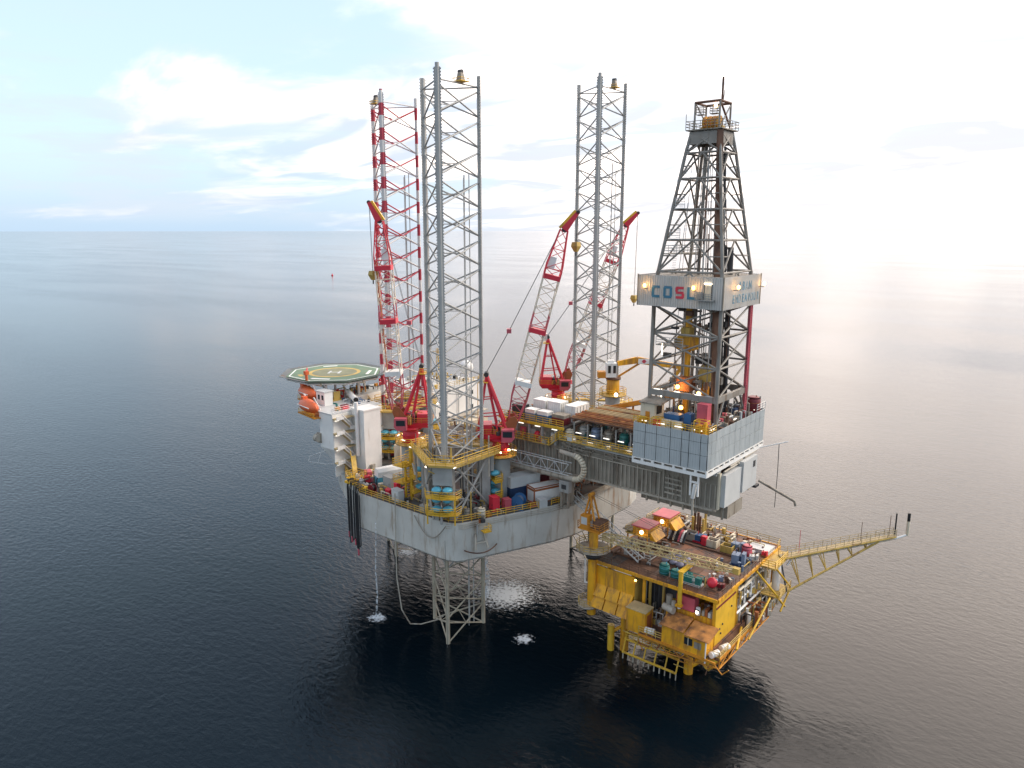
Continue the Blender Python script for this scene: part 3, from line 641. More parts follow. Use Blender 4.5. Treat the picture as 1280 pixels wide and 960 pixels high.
m = MB(); m.path([(-29, -21.8, 27.2), (-32.3, -24.6, 25.6), (-32.3, -25, 24.6), (-29, -23, 24.2), (-27.6, -21.6, 24.4)], .09); m.build(rail_frame, 'pipe_loop', 'pale'); rod(rail_frame, 'stay', (-30.5, -23.2, 26.5), (-30.5, -24.0, 24.4), .07, 'pale')

def lifeboat(c, rz, label):
    t = thing('lifeboat', label, 'lifeboat', c, 'orange lifeboats on the bow')
    mt = Matrix.Translation(Vector(c)) @ Matrix.Rotation(rz, 4, 'Z'); rings = []
    for x, w, lo, hi in ((-3.4, .25, .9, 1.5), (-2.9, .95, .3, 2.2), (-1.5, 1.25, 0, 2.6), (0, 1.35, -.1, 2.7), (1.5, 1.25, 0, 2.5), (2.7, .85, .3, 2.1), (3.4, .2, 1.0, 1.5)):
        mid = (lo + hi) / 2
        rings.append([mt @ Vector((x, w * math.cos(a) * (1 if math.sin(a) < .3 else .85), mid + (hi - lo) / 2 * math.sin(a))) for a in [2 * math.pi * i / 12 for i in range(12)]])
    m = MB(); m.loft(rings); bd = m.build(t, 'boat_body', 'lifeorange', smooth=True)
    m = MB(); m.box(mt @ Vector((-2, 0, 2.5)), (1.1, 1.0, .8), rz); m.build(bd, 'conning_cap', 'lifeorange')
    m = MB()
    for s in (-1, 1): m.box(mt @ Vector((0, s * 1.32, 1.35)), (5.2, .14, .16), rz)
    m.build(bd, 'fender_strip', 'white')
    for x in (-2.2, 2.2):
        rod(t, 'davit_arm', mt @ Vector((x, 1.9, -.6)), mt @ Vector((x, .1, 3.3)), .16, 'white'); rod(t, 'fall_wire', mt @ Vector((x, .1, 3.3)), mt @ Vector((x, .1, 2.4)), .05, 'wire', 4)
    m = MB(); m.box(mt @ Vector((0, .9, -.65)), (7.4, 3.4, .25), rz); cr = m.build(t, 'cradle', 'orange')
    railing(cr, [mt @ Vector((-3.6, -.7, -.5)), mt @ Vector((3.6, -.7, -.5))], mat='yellow', h=.8)
lifeboat((-34.0, -23.0, 34.2), R(-10), 'orange lifeboat nearest the stairs on the quarters')
lifeboat((-40.8, -18.4, 35.2), R(-10), 'orange lifeboat tucked behind the white shed under the helideck')

# ------------------------------------------------------------------ helideck
hc = (-44.2, -8.8); HZ = 39.0; hr = 10.6
h = thing('helideck', 'green octagonal helideck with yellow circle on the far left', 'helideck', (hc[0], hc[1], 35))
def octo(r, a0=22.5): return [(hc[0] + r * math.cos(R(a0 + 45 * i)), hc[1] + r * math.sin(R(a0 + 45 * i))) for i in range(8)]
m = MB(); m.prism(octo(hr), HZ - .5, HZ); m.build(h, 'deck_plate', 'heligreen')
def annulus(r0, r1, z, n=40, sq=None):
    vs = []; fs = []
    P0 = [(hc[0] + r0 * math.cos(2 * math.pi * i / n + sq), hc[1] + r0 * math.sin(2 * math.pi * i / n + sq)) for i in range(n)]
    P1 = [(hc[0] + r1 * math.cos(2 * math.pi * i / n + sq), hc[1] + r1 * math.sin(2 * math.pi * i / n + sq)) for i in range(n)]
    m = MB(); m.add([(x, y, z) for x, y in P0] + [(x, y, z) for x, y in P1], [(i, n + i, n + (i + 1) % n, (i + 1) % n) for i in range(n)]); return m
annulus(.01, 4.9, HZ + .006, 40, 0).build(h, 'landing_disc', 'helimid')
annulus(4.9, 5.7, HZ + .010, 40, 0).build(h, 'aiming_circle', 'dulyellow')
annulus(9.75, 10.1, HZ + .008, 8, R(22.5)).build(h, 'border_line', 'white')
m = MB()
for s in (-1, 1): m.box((hc[0] + s * 1.1 * math.cos(R(40)), hc[1] + s * 1.1 * math.sin(R(40)), HZ + .012), (.5, 3.0, .006), R(40))
m.box((hc[0], hc[1], HZ + .013), (2.0, .5, .006), R(40)); m.build(h, 'letter_h', 'pale')
for a, r, s in ((-60, 7.6, (4.2, .9)), (150, 7.9, (3.2, .8)), (40, 7.6, (4.4, .7)), (-110, 7.5, (2.2, 1.0))):
    m = MB(); m.box((hc[0] + r * math.cos(R(a)), hc[1] + r * math.sin(R(a)), HZ + .010), (s[0], s[1], .005), R(a + 90)); m.build(h, 'deck_marking', 'white' if a != -110 else 'dulyellow')
m = MB(); O0 = octo(hr + .02); O1 = octo(hr + 1.5)
m.add([(x, y, HZ - .15) for x, y in O0] + [(x, y, HZ + .1) for x, y in O1] + [(x, y, HZ - .23) for x, y in O0] + [(x, y, HZ + .02) for x, y in O1], [f_ for i in range(8) for f_ in ((i, 8 + i, 8 + (i + 1) % 8, (i + 1) % 8), (16 + (i + 1) % 8, 24 + (i + 1) % 8, 24 + i, 16 + i))] + [(8 + i, 24 + i, 24 + (i + 1) % 8, 8 + (i + 1) % 8) for i in range(8)])
m.build(h, 'safety_net', 'hulldark')
for i in range(8):
    x, y = octo(hr - .3)[i]
    rod(h, 'edge_beam', (octo(hr - .2)[i][0], octo(hr - .2)[i][1], HZ - .75), (octo(hr - .2)[(i + 1) % 8][0], octo(hr - .2)[(i + 1) % 8][1], HZ - .75), .2, 'white')
for dx, dy in ((4, 5), (4, -3), (7, 1), (5.5, -6.5)): rod(h, 'support_post', (hc[0] + dx, hc[1] + dy, 34.8), (hc[0] + dx, hc[1] + dy, HZ - .5), .28, 'white')
for dx, dy in ((-6, -3), (-6, 4), (-2, -8), (-2, 8)): rod(h, 'support_strut', (hc[0] + 2.5, hc[1] + dy * .5, 33.5), (hc[0] + dx, hc[1] + dy, HZ - .5), .24, 'white')
for i in range(5):
    y = hc[1] - 8 + i * 4; bb(h, 'girder', hc[0] - math.sqrt(max(1, 100 - (i * 4 - 8) ** 2)), hc[0] + math.sqrt(max(1, 100 - (i * 4 - 8) ** 2)), y - .12, y + .12, HZ - 1.2, HZ - .5, 'cream')
fm = thing('fire_monitor', 'orange fire monitor standing on the near edge of the helideck', 'fire monitor', (-40.5, -18.8, HZ))
rod(fm, 'stand', (-41.3, -18.2, HZ - .6), (-41.3, -18.2, HZ + 1.2), .3, 'lifeorange'); bb(fm, 'nozzle_box', -41.7, -40.9, -18.6, -17.8, HZ + 1.2, HZ + 2.0, 'lifeorange'); rod(fm, 'nozzle', (-41.3, -18.2, HZ + 1.8), (-42.3, -17.2, HZ + 2.3), .16, 'red')

# ------------------------------------------------------------------ cantilever
cv = thing('cantilever', 'weathered grey cantilever box girder reaching over the platform', 'cantilever', (20, -1, 25))
CX0, CX1, CY0, CY1 = 4.0, 46.0, -7.0, 6.0
bb(cv, 'web_plate', CX0, CX1, CY0 + .1, CY0 + .2, 28.6, 35.2, 'cant'); bb(cv, 'web_plate', CX0, CX1, CY1 - .2, CY1 - .1, 28.6, 35.2, 'cant')
bb(cv, 'bottom_flange', CX0, CX1, CY0 - .45, CY0 + .9, 28.3, 28.6, 'cantlight'); bb(cv, 'bottom_flange', CX0, CX1, CY1 - .9, CY1 + .3, 28.3, 28.6, 'cantlight')
bb(cv, 'top_flange', CX0 + 14, CX1, CY0 - .35, CY0 + .9, 34.3, 34.6, 'pale'); bb(cv, 'inner_floor', CX0, CX1, CY0 + .9, CY1 - .9, 29.0, 29.2, 'dark')
for i in range(54):
    x = CX0 + .4 + i * .78
    big = i % 6 == 0
    bb(cv, 'stiffener', x - .06, x + .06, CY0 - (.34 if big else .16), CY0 + .09, 28.6, 34.3 if big else 32.4, 'cantlight' if i % 5 else 'cant')
bb(cv, 'web_ledge', CX0 + 12, 36.6, CY0 - .3, CY0 + .09, 32.4, 32.6, 'cantlight')
bb(cv, 'web_ledge', 18, CX1, CY0 - .55, CY0 - .36, 34.0, 34.25, 'pale')
for i in range(9): x = 19 + i * 2.3; m = MB(); m.add([(x, CY0 - .36, 34.2), (x + .5, CY0 - .36, 34.2), (x + .25, CY0 - .36, 33.0), (x, CY0 + .0, 34.2), (x + .5, CY0 + .0, 34.2), (x + .25, CY0 + .0, 33.0)], [(0, 2, 1), (3, 4, 5), (0, 1, 4, 3), (1, 2, 5, 4), (2, 0, 3, 5)]); m.build(cv, 'gusset', 'cantlight')
for z in (29.4, 30.2, 31.0, 31.8): bb(cv, 'slat', 37.4, 40.4, CY0 - .36, CY0 - .2, z, z + .28, 'cantlight')
bb(cv, 'lower_skirt', 31.5, 46.6, -4.1, -4.0, 26.3, 28.3, 'cant')
for i in range(7): bb(cv, 'skirt_rib', 32.5 + i * 2.2, 32.8 + i * 2.2, -4.4, -4.1, 26.1, 28.3, 'cantlight')
bb(cv, 'lower_skirt', 46.5, 46.6, -4.0, 1.5, 26.3, 28.3, 'cant')
bb(cv, 'end_box', 46.0, 47.0, -6.4, -.6, 28.9, 34.0, 'pale'); bb(cv, 'end_box', 46.0, 47.25, -.4, 5.0, 29.7, 34.7, 'pale'); bb(cv, 'end_hatch', 47.25, 47.31, 3.4, 4.2, 33.0, 34.0, 'dark'); bb(cv, 'end_shoe', 46.0, 47.6, 4.2, 5.6, 29.3, 29.7, 'dark')
bb(cv, 'end_plate', 46.0, 46.3, -7.0, -6.4, 28.6, 34.3, 'cream')
for i, (y0, z0) in enumerate(((-6, 34.4), (-4, 34.8), (-1, 34.5), (1.5, 34.9))): rod(cv, 'end_pipe', (46.5, y0, z0), (46.5, y0 + 4.6, z0 + .1), .16, 'cantlight')
rod(cv, 'drain_pipe', (47.5, 5.6, 30.2), (52.5, 8.5, 27.0), .22, 'cant'); rod(cv, 'drain_pipe', (52.5, 8.5, 27.0), (52.7, 8.6, 26.2), .2, 'cant')
# pipe deck
bb(cv, 'pipe_deck', 18, 34.2, CY0 - .6, CY1 + .6, 34.75, 34.95, 'deck'); bb(cv, 'walkway', 17.5, 34.2, CY0 - 1.7, CY0 - .6, 34.75, 34.95, 'dulyellow')
railing(cv, [(17.5, CY0 - 1.65, 34.95), (34.1, CY0 - 1.65, 34.95)], r=.055, sp=1.5)
bb(cv, 'raised_deck', 4, 18.6, CY0 - 1.4, CY1, 36.6, 36.9, 'deck'); bb(cv, 'deck_edge', 4, 18.6, CY0 - 1.7, CY0 - 1.4, 36.5, 36.95, 'yellow')
railing(cv, [(4, CY0 - 1.6, 36.95), (18.5, CY0 - 1.6, 36.95)], r=.055, sp=1.5)
bb(cv, 'lower_walkway', 4, 15.5, CY0 - 1.7, CY0 - .1, 33.3, 33.5, 'dulyellow'); railing(cv, [(4, CY0 - 1.65, 33.5), (15.4, CY0 - 1.65, 33.5)], r=.06, sp=1.4)
for i in range(5): bb(cv, 'deck_post', 5 + i * 2.9, 5.3 + i * 2.9, CY0 - 1.5, CY0 - 1.2, 33.5, 36.6, 'grey')
m = MB(); m.add([(15.5, CY0 - 1.7, 33.4), (18.4, CY0 - 1.7, 35.6), (18.4, CY0 - .8, 35.6), (15.5, CY0 - .8, 33.4), (15.5, CY0 - 1.7, 33.2), (18.4, CY0 - 1.7, 35.4), (18.4, CY0 - .8, 35.4), (15.5, CY0 - .8, 33.2)], [(0, 1, 2, 3), (7, 6, 5, 4), (0, 4, 5, 1), (3, 2, 6, 7), (0, 3, 7, 4), (1, 5, 6, 2)]); m.build(cv, 'stair_flight', 'dulyellow')
railing(cv, [(15.5, CY0 - 1.7, 33.4), (18.4, CY0 - 1.7, 35.6)], sp=1, r=.055)
bb(cv, 'store_wall', 4.5, 17.8, CY0 - .2, CY0 - .1, 33.5, 36.6, 'cant')
ball(cv, 'red_vessel', (12.2, CY0 - .6, 34.4), .62, 'red', (1, 1, 1.25))
for i in range(5): bb(cv, 'store_cabinet', 6 + i * 2.3, 7.2 + i * 2.3, CY0 - .65, CY0 - .25, 33.5, 35.3, ('pale', 'pink', 'grey', 'cantlight', 'pale')[i])
for i in range(8): striplight(cv, (5.5 + i * 3.7, CY0 - 1.5, 36.3 if i < 4 else 35.3))
# support blocks on the hull
for y in (-7.2, 5.6): bb(cv, 'claw_block', 17.6, 19.4, y - .5, y + .9, 23.05, 28.3, 'cant')
# cable carrier tray with a u-bend
ct = thing('cable_carrier', 'grey cable carrier tray bending in a u beside the cantilever', 'cable tray', (14, -9, 28))
y0, y1 = -9.6, -8.6
rod(ct, 'lower_tube', (5.5, -9.1, 28.5), (21.2, -9.1, 28.5), .5, 'cantlight', 12)
pts = [(21.2 + 2.1 * math.sin(a), 30.6 - 2.1 * math.cos(a)) for a in [math.pi * i / 14 for i in range(15)]]
for (xa, za), (xb, zb_) in zip(pts, pts[1:]): rod(ct, 'bend_link', (xa, -9.1, za), (xb, -9.1, zb_), .52, 'cream' if za < 32.5 else 'cantlight', 10)
rod(ct, 'upper_tube', (21.2, -9.1, 32.7), (18.3, -9.1, 32.9), .42, 'cantlight', 12)
for yy in (y0, y1):
    rod(ct, 'truss_chord', (5.5, yy, 31.1), (20.5, yy, 31.1), .09, 'pale'); rod(ct, 'truss_chord', (5.5, yy, 29.1), (20.5, yy, 29.1), .09, 'pale')
for i in range(10):
    xa = 5.5 + i * 1.5
    rod(ct, 'truss_brace', (xa, y0, 29.1 if i % 2 else 31.1), (xa + 1.5, y0, 31.1 if i % 2 else 29.1), .07, 'pale', 5); rod(ct, 'truss_post', (xa, y0, 29.1), (xa, y0, 31.1), .05, 'pale', 5)
bb(ct, 'foot_block', 18.6, 20.6, -9.7, -8.8, 25.9, 27.9, 'grey'); bb(ct, 'foot_hole', 19.1, 20.1, -9.73, -9.68, 26.5, 27.3, 'dark')
for x in (18.9, 20.3): bb(ct, 'foot_leg', x - .15, x + .15, -9.5, -9.0, 23.05, 25.9, 'cant')

# ------------------------------------------------------------------ containers, boxes and loose gear
def container(x, y, z, L, Wd, H, mat, label, rz=0, stripe=None, base=None, name='container', group='boxes and containers on the rig'):
    t = thing(name, label, 'container', (x, y, z), group); mt = Matrix.Translation((x, y, z)) @ Matrix.Rotation(rz, 4, 'Z')
    def Bx(m, cx, cy, cz, sx, sy, sz): m.box(mt @ Vector((cx, cy, cz)), (sx, sy, sz), rz)
    m = MB(); Bx(m, 0, 0, H / 2 + .06, L - .12, Wd - .12, H - .16); m.build(t, 'body', mat)
    m = MB(); k = max(4, int(L / .42))
    for i in range(k):
        for s in (-1, 1): Bx(m, -L / 2 + .3 + i * (L - .6) / (k - 1), s * (Wd / 2 - .05), H / 2, .14, .08, H - .4)
    m.build(t, 'corrugation', mat)
    m = MB()
    for sx in (-1, 1):
        for sy in (-1, 1): Bx(m, sx * (L / 2 - .08), sy * (Wd / 2 - .08), H / 2, .18, .18, H)
        for zz in (.08, H - .08): Bx(m, sx * (L / 2 - .08), 0, zz, .16, Wd - .3, .16)
    for sy in (-1, 1):
        for zz in (.08, H - .08): Bx(m, 0, sy * (Wd / 2 - .08), zz, L - .3, .16, .16)
    m.build(t, 'corner_frame', stripe or mat)
    m = MB()
    for yy in (-.35, -.12, .12, .35): Bx(m, L / 2, yy * Wd, H / 2, .06, .06, H - .5)
    m.build(t, 'door_bars', 'grey')
    if stripe:
        m = MB()
        for s in (-1, 1): Bx(m, 0, s * (Wd / 2 + .01), H - .45, L, .05, .35); Bx(m, s * (L / 2 + .01), 0, H - .45, .05, Wd, .35)
        m.build(t, 'stripe', stripe)
    if base:
        m = MB()
        for s in (-1, 1): Bx(m, 0, s * (Wd / 2 + .005), .65, L, .05, 1.15); Bx(m, s * (L / 2 + .005), 0, .65, .05, Wd, 1.15)
        m.build(t, 'base_band', base)
    return t
d = ZD + .03
container(10.6, -10.0, d, 6.4, 2.5, 2.5, 'navy', 'dark blue container under a grey one on the main deck', R(72))
container(10.6, -10.0, d + 2.52, 6.2, 2.5, 1.9, 'pale', 'pale grey container on top of the dark blue container', R(72))
container(14.4, -8.2, d, 6.0, 2.5, 2.9, 'white', 'white container with a red stripe on the main deck', R(70), 'brick')
container(9.0, -3.6, d, 4.2, 2.2, 2.4, 'maroon', 'dark maroon container in the shade behind the grey container', R(70))
container(16.2, -11.4, d, 1.5, 1.3, 1.5, 'pale', 'small grey chest in front of the white striped container', R(68), name='deck_chest')
u = 36.93
container(10.4, -3.6, u, 2.7, 2.4, 3.1, 'white', 'tall white tank box leftmost at the back of the raised deck', 0, name='tank_box')
container(13.7, -3.6, u, 2.8, 2.4, 3.2, 'white', 'tall white tank box in the middle of the raised deck', 0, name='tank_box')
container(17.0, -2.4, u, 2.3, 4.2, 2.9, 'white', 'white container with bright side at the right end of the raised deck', 0)
container(10.5, -6.8, u, 2.1, 1.7, 1.9, 'white', 'white box with grey posts leftmost in the front row of the raised deck', 0, base='bluegrey')
container(13.3, -6.8, u, 2.3, 1.7, 1.9, 'white', 'white box with blue base in the front row of the raised deck', 0, base='blue')
container(16.6, -6.5, u, 2.6, 2.0, 1.8, 'cant', 'dark open container with red goods at the front of the raised deck', 0, base='maroon')
container(7.2, -6.2, u, 2.6, 1.8, 2.1, 'dark', 'black box behind the crane cab on the raised deck', 0)
def tank(x, y, z, r, L, mat, label, rz=0, vertical=False, name='tank', band='dark'):
    t = thing(name, label, 'tank', (x, y, z), 'tanks and drums'); f = Vector((math.cos(rz), math.sin(rz), 0)); c = Vector((x, y, z))
    if vertical:
        b = rod(t, 'shell', c, c + Vector((0, 0, L)), r, mat, 16); rod(b, 'lid', c + Vector((0, 0, L)), c + Vector((0, 0, L + .25 * r)), r, mat, 16, .6)
        for k in (.25, .7): rod(b, 'hoop', c + Vector((0, 0, L * k)), c + Vector((0, 0, L * k + .08)), r * 1.03, band, 16)
        rod(t, 'fill_pipe', c + Vector((r * .4, 0, L)), c + Vector((r * .4, 0, L + .5)), .08, band)
    else:
        a = c + Vector((0, 0, r + .25)) - f * L / 2; b = rod(t, 'shell', a, a + f * L, r, mat, 16)
        for s in (-1, 1): ball(b, 'end_cap', c + Vector((0, 0, r + .25)) + f * s * L / 2, r, mat, (.4, 1, 1), 14, rz)
        for k in (-.3, .3): box(t, 'saddle', c + f * L * k + Vector((0, 0, .3)), (.3, r * 1.6, .6), band, rz)
        rod(t, 'nozzle', c + Vector((0, 0, 2 * r + .2)), c + Vector((0, 0, 2 * r + .6)), .1, band)
    return t
def skid(x, y, z, L, Wd, H, mat, label, rz=0, mat2='dark', cat='machine', name='machine_skid', cage=None):
    t = thing(name, label, cat, (x, y, z), 'machines and gear on deck'); mt = Matrix.Translation((x, y, z)) @ Matrix.Rotation(rz, 4, 'Z')
    def Bx(nm, cx, cy, cz, sx, sy, sz, mm): m = MB(); m.box(mt @ Vector((cx, cy, cz)), (sx, sy, sz), rz); return m.build(t, nm, mm)
    Bx('base_frame', 0, 0, .12, L, Wd, .24, mat2); Bx('engine_block', -L * .18, 0, .24 + H * .32, L * .5, Wd * .7, H * .64, mat); Bx('control_box', L * .33, 0, .24 + H * .4, L * .22, Wd * .6, H * .8, mat)
    rod(t, 'motor', mt @ Vector((L * .05, 0, .3 + H * .25)), mt @ Vector((L * .24, 0, .3 + H * .25)), Wd * .25, mat2, 12)
    rod(t, 'exhaust', mt @ Vector((-L * .2, 0, H * .8)), mt @ Vector((-L * .2, 0, H * 1.15)), .08, mat2)
    if cage:
        m = MB()
        for sx in (-1, 1):
            for sy in (-1, 1): m.rod(mt @ Vector((sx * L / 2, sy * Wd / 2, 0)), mt @ Vector((sx * L / 2, sy * Wd / 2, H * 1.1)), .06)
            m.rod(mt @ Vector((sx * L / 2, -Wd / 2, H * 1.1)), mt @ Vector((sx * L / 2, Wd / 2, H * 1.1)), .06); m.rod(mt @ Vector((-L / 2, sx * Wd / 2, H * 1.1)), mt @ Vector((L / 2, sx * Wd / 2, H * 1.1)), .06); m.rod(mt @ Vector((-L / 2, sx * Wd / 2, H * .55)), mt @ Vector((L / 2, sx * Wd / 2, H * .55)), .05)
        m.build(t, 'cage', cage)
    return t
def cabinet(x, y, z, sx, sy, H, mat, label, rz=0, trim='dark', name='cabinet'):
    t = thing(name, label, 'cabinet', (x, y, z), 'machines and gear on deck'); mt = Matrix.Translation((x, y, z)) @ Matrix.Rotation(rz, 4, 'Z')
    m = MB(); m.box((x, y, z + .1 + (H - .2) / 2), (sx, sy, H - .2), rz); m.build(t, 'body', mat)
    m = MB(); m.box((x, y, z + .05), (sx * .9, sy * .9, .1), rz); m.build(t, 'plinth', trim); m = MB(); m.box((x, y, z + H - .05), (sx * 1.06, sy * 1.06, .1), rz); m.build(t, 'cap', mat)
    m = MB(); m.box(mt @ Vector((0, -sy / 2 - .02, H * .5)), (sx * .8, .04, H * .75), rz); dr = m.build(t, 'door', mat); m = MB(); m.box(mt @ Vector((sx * .3, -sy / 2 - .05, H * .5)), (.06, .06, .3), rz); m.build(dr, 'handle', trim)
def reel(x, y, z, r, w, mat, label, rz=0, rope='dark'):
    t = thing('hose_reel', label, 'reel', (x, y, z), 'machines and gear on deck'); s = Vector((-math.sin(rz), math.cos(rz), 0)); c = Vector((x, y, z + r + .25))
    rod(t, 'drum', c - s * w / 2, c + s * w / 2, r * .62, rope, 16)
    for k in (-1, 1): rod(t, 'flange', c + s * k * w / 2 - s * .05, c + s * k * w / 2 + s * .05, r, mat, 20)
    for k in (-1, 1):
        f = Vector((math.cos(rz), math.sin(rz), 0))
        for j in (-1, 1): rod(t, 'stand_leg', c + s * k * (w / 2 + .2), Vector((x, y, z)) + s * k * (w / 2 + .2) + f * j * r * .8, .1, mat)
    box(t, 'base_frame', (x, y, z + .1), (r * 2, w + .6, .2), mat, rz)
AQ = R(67)
reel(13.6, -14.6, d, 1.15, 1.7, 'blue', 'blue hose reel in front of the stacked containers', R(20), 'bluegrey')
cabinet(11.3, -18.3, d, 1.5, 1.3, 2.7, 'red', 'tall red cabinet by the rail right of the near leg', R(-20)); cabinet(12.4, -16.4, d, 1.3, 1.2, 2.0, 'pink', 'shorter red cabinet beside the tall red one', R(-20))
cabinet(8.6, -25.4, d, .9, .8, 1.5, 'blue', 'small blue cabinet at the rail by the hull corner', R(-20))
skid(6.5, -16.9, d, 2.4, 1.5, 1.3, 'maroon', 'low red pump at the foot of the leg braces', R(40), 'red')
skid(14.9, -12.4, d, 1.4, 1.0, .9, 'brick', 'small red gear between the white chest and rail', AQ, 'pink')
skid(16.6, -5.2, d, 2.4, 1.4, 1.2, 'orange', 'orange tangle of gear beside the cantilever claw', R(20), 'brick')
tank(11.5, -21.8, d, .7, 1.6, 'cream', 'small cream drum tank near the corner rail', 0, True); tank(9.6, -23.3, d, .5, 1.5, 'cant', 'brown upright bottle beside the cream drum near the corner', 0, True)
# white topped L-shaped mud pit cover
wt = thing('pipe_locker', 'white topped locker with rounded back and blue end on the side deck', 'locker', (-12, -18, d))
m = MB(); rings = []
for x, y in ((-15.2, -21.9), (-14.0, -18.0), (-12.8, -15.4), (-12.0, -14.2)):
    rings.append([(x + .95 * a, y - .35 * a, d + b) for a, b in ((-1, 1.3), (1, 1.3), (1, 2.3), (.6, 2.9), (-.6, 2.9), (-1, 2.3))])
m.loft(rings); m.build(wt, 'white_cover', 'white')
m = MB(); m.loft([[(x + .9 * a, y - .33 * a, d + b) for a, b in ((-1, 0), (1, 0), (1, 1.3), (-1, 1.3))] for x, y in ((-15.2, -21.9), (-14.0, -18.0), (-12.8, -15.4), (-12.0, -14.2))]); m.build(wt, 'base', 'teal')
cabinet(-10.6, -22.2, d, 2.4, 2.0, 2.6, 'grey', 'grey equipment hut right of the white topped locker', R(-5)); cabinet(-5.0, -25.6, d, 2.2, 1.2, 2.2, 'pale', 'pale slanted hut beside the jack house balconies', R(-8)); cabinet(-7.4, -23.6, d, .9, .8, 2.3, 'red', 'narrow red cabinet left of the pale hut', R(0)); cabinet(-8.2, -24.9, d, 1.2, .9, 1.3, 'red', 'squat red bin in front of the narrow red cabinet', 0)
skid(-19.2, -20.6, d, 3.2, 1.8, 1.5, 'pink', 'red and white pump skid beside the hose bundle', R(-30), 'cream'); skid(-17.0, -22.6, d, 2.0, 1.4, 1.5, 'red', 'bright red pump left of the white topped locker', R(-30), 'dark'); skid(-14.2, -25.2, d, 2.0, 1.2, 1.2, 'grey', 'grey hose pump at the left side rail', R(-25), 'rubber')
tank(-18.6, -23.6, d, .45, 1.5, 'white', 'white bottle standing at the left end of the rail', 0, True); tank(-16.3, -24.6, d, .42, 1.3, 'pale', 'pale bottle beside the red pump at the left rail', 0, True)
reel(-11.6, -25.9, d, .75, .8, 'maroon', 'low maroon reel at the left side rail', R(0), 'dark')
skid(-17.4, -12.0, d, 3.0, 2.0, 2.2, 'maroon', 'dark maroon generator under the left crane', R(50), 'dark'); cabinet(-15.8, -9.2, d, 2.4, 2.0, 3.4, 'red', 'large red cabin in the shadow left of the crane pedestal', R(50)); cabinet(-20.2, -11.8, d, 1.4, 1.2, 4.4, 'cream', 'tall white valve tower right of the stair tower', R(20)); skid(-14.0, -14.8, d, 2.6, 1.8, 1.6, 'cant', 'grey brown pump behind the white topped locker', R(40), 'pink')
skid(-22.5, -17.0, d, 1.6, 1.2, 1.2, 'cantlight', 'yellowish grey unit at the foot of the stair tower', 0, 'dulyellow')
skid(2.4, -26.0, d, 2.4, 1.2, 1.4, 'grey', 'grey manifold under the corner balconies', 0, 'cant'); skid(6.2, -25.6, d, 2.0, 1.0, 1.2, 'cantlight', 'buff manifold at the hull corner rail', R(10), 'cant')
m = MB()
for i in range(46):
    x = random.uniform(-22, 14); y = random.uniform(-24, 10)
    if x > 8 and y < -16 or (x < -12 and y < -20): continue
    L_ = random.uniform(2, 6)
    if random.random() < .5: m.rod((x, y, d + .25), (x + L_, y, d + .25), .12)
    else: m.rod((x, y, d + .4), (x, y + L_, d + .4), .12)
m.build(hull, 'deck_piping', 'cant', 'stuff')
bb(hull, 'store_house', -20, -1, -7, 6, ZD, 28.0, 'cant'); bb(hull, 'store_roof', -20.2, -.8, -7.2, 6.2, 28.0, 28.2, 'deck')
# drag line walkway (yellow ramp) at the bow side
rp = thing('access_ramp', 'yellow stair ramp from the quarters to the hose saddle', 'stairs', (-21, -22, ZD))
m = MB(); m.add([(-24.4, -20.6, 26.2), (-24.4, -19.4, 26.2), (-20.6, -22.0, 24), (-20.6, -23.2, 24), (-24.4, -20.6, 25.9), (-24.4, -19.4, 25.9), (-20.6, -22.0, 23.7), (-20.6, -23.2, 23.7)], [(0, 3, 2, 1), (4, 5, 6, 7), (0, 4, 7, 3), (1, 2, 6, 5), (0, 1, 5, 4), (3, 7, 6, 2)]); m.build(rp, 'ramp', 'dulyellow')
railing(rp, [(-24.4, -20.6, 26.2), (-20.6, -23.2, 24)], r=.06); bb(rp, 'landing', -20.8, -17.8, -24.8, -22.0, 23.6, 23.75, 'yellow'); railing(rp, rect(-20.8, -17.8, -24.8, -22, 23.75), closed=True, r=.055)
# drill pipe on the pipe deck
pk = thing('pipe_rack', 'rust brown drill pipes stacked on a rack above the cantilever', 'pipe rack', (26, -3, 34.95))
for i in range(6):
    x = 19.4 + i * 2.8
    for y in (-6.6, .5, 4.5): rod(pk, 'rack_post', (x, y, 34.95), (x, y, 38.2), .14, 'grey')
    bb(pk, 'rack_beam', x - .15, x + .15, -6.9, 4.8, 37.9, 38.2, 'rusty')
for j in range(26):
    y = -6.6 + j * .43
    z = 38.38 + random.choice((0, 0, .0, .34))
    rod(pk, 'drill_pipe', (18.8 + random.uniform(-.6, .6), y, z), (33.4 + random.uniform(-.7, .6), y, z), .17, random.choice(('pipe', 'pipe', 'rusty', 'brick')), 8)
for j in range(11): rod(pk, 'drill_pipe', (19.5, -6.4 + j * .9, 38.72 + .34), (33, -6.4 + j * .9, 38.72 + .34), .16, random.choice(('pipe', 'brick', 'tan')), 8)
sp_ = [('grey', 20.6), ('bluegrey', 23.0), ('cant', 25.6), ('green', 28.6), ('dark', 30.6)]
for i, (mm, x) in enumerate(sp_):
    tank(x, -5.2, 34.97, .85, 1.9, mm, ('grey', 'slate blue', 'brown', 'green', 'black')[i] + ' upright tank in the shade under the pipe rack', 0, True)
skid(32.6, -6.6, 34.97, 1.6, 1.0, 1.2, 'pink', 'pink valve unit at the right end under the pipe rack', 0, 'dark'); tank(18.9, -7.2, 34.97, .8, 1.4, 'cream', 'cream drum on the walkway left of the pipe rack', 0, True)
for i in range(5): striplight(pk, (20.6 + i * 2.8, -7.0, 36.1))

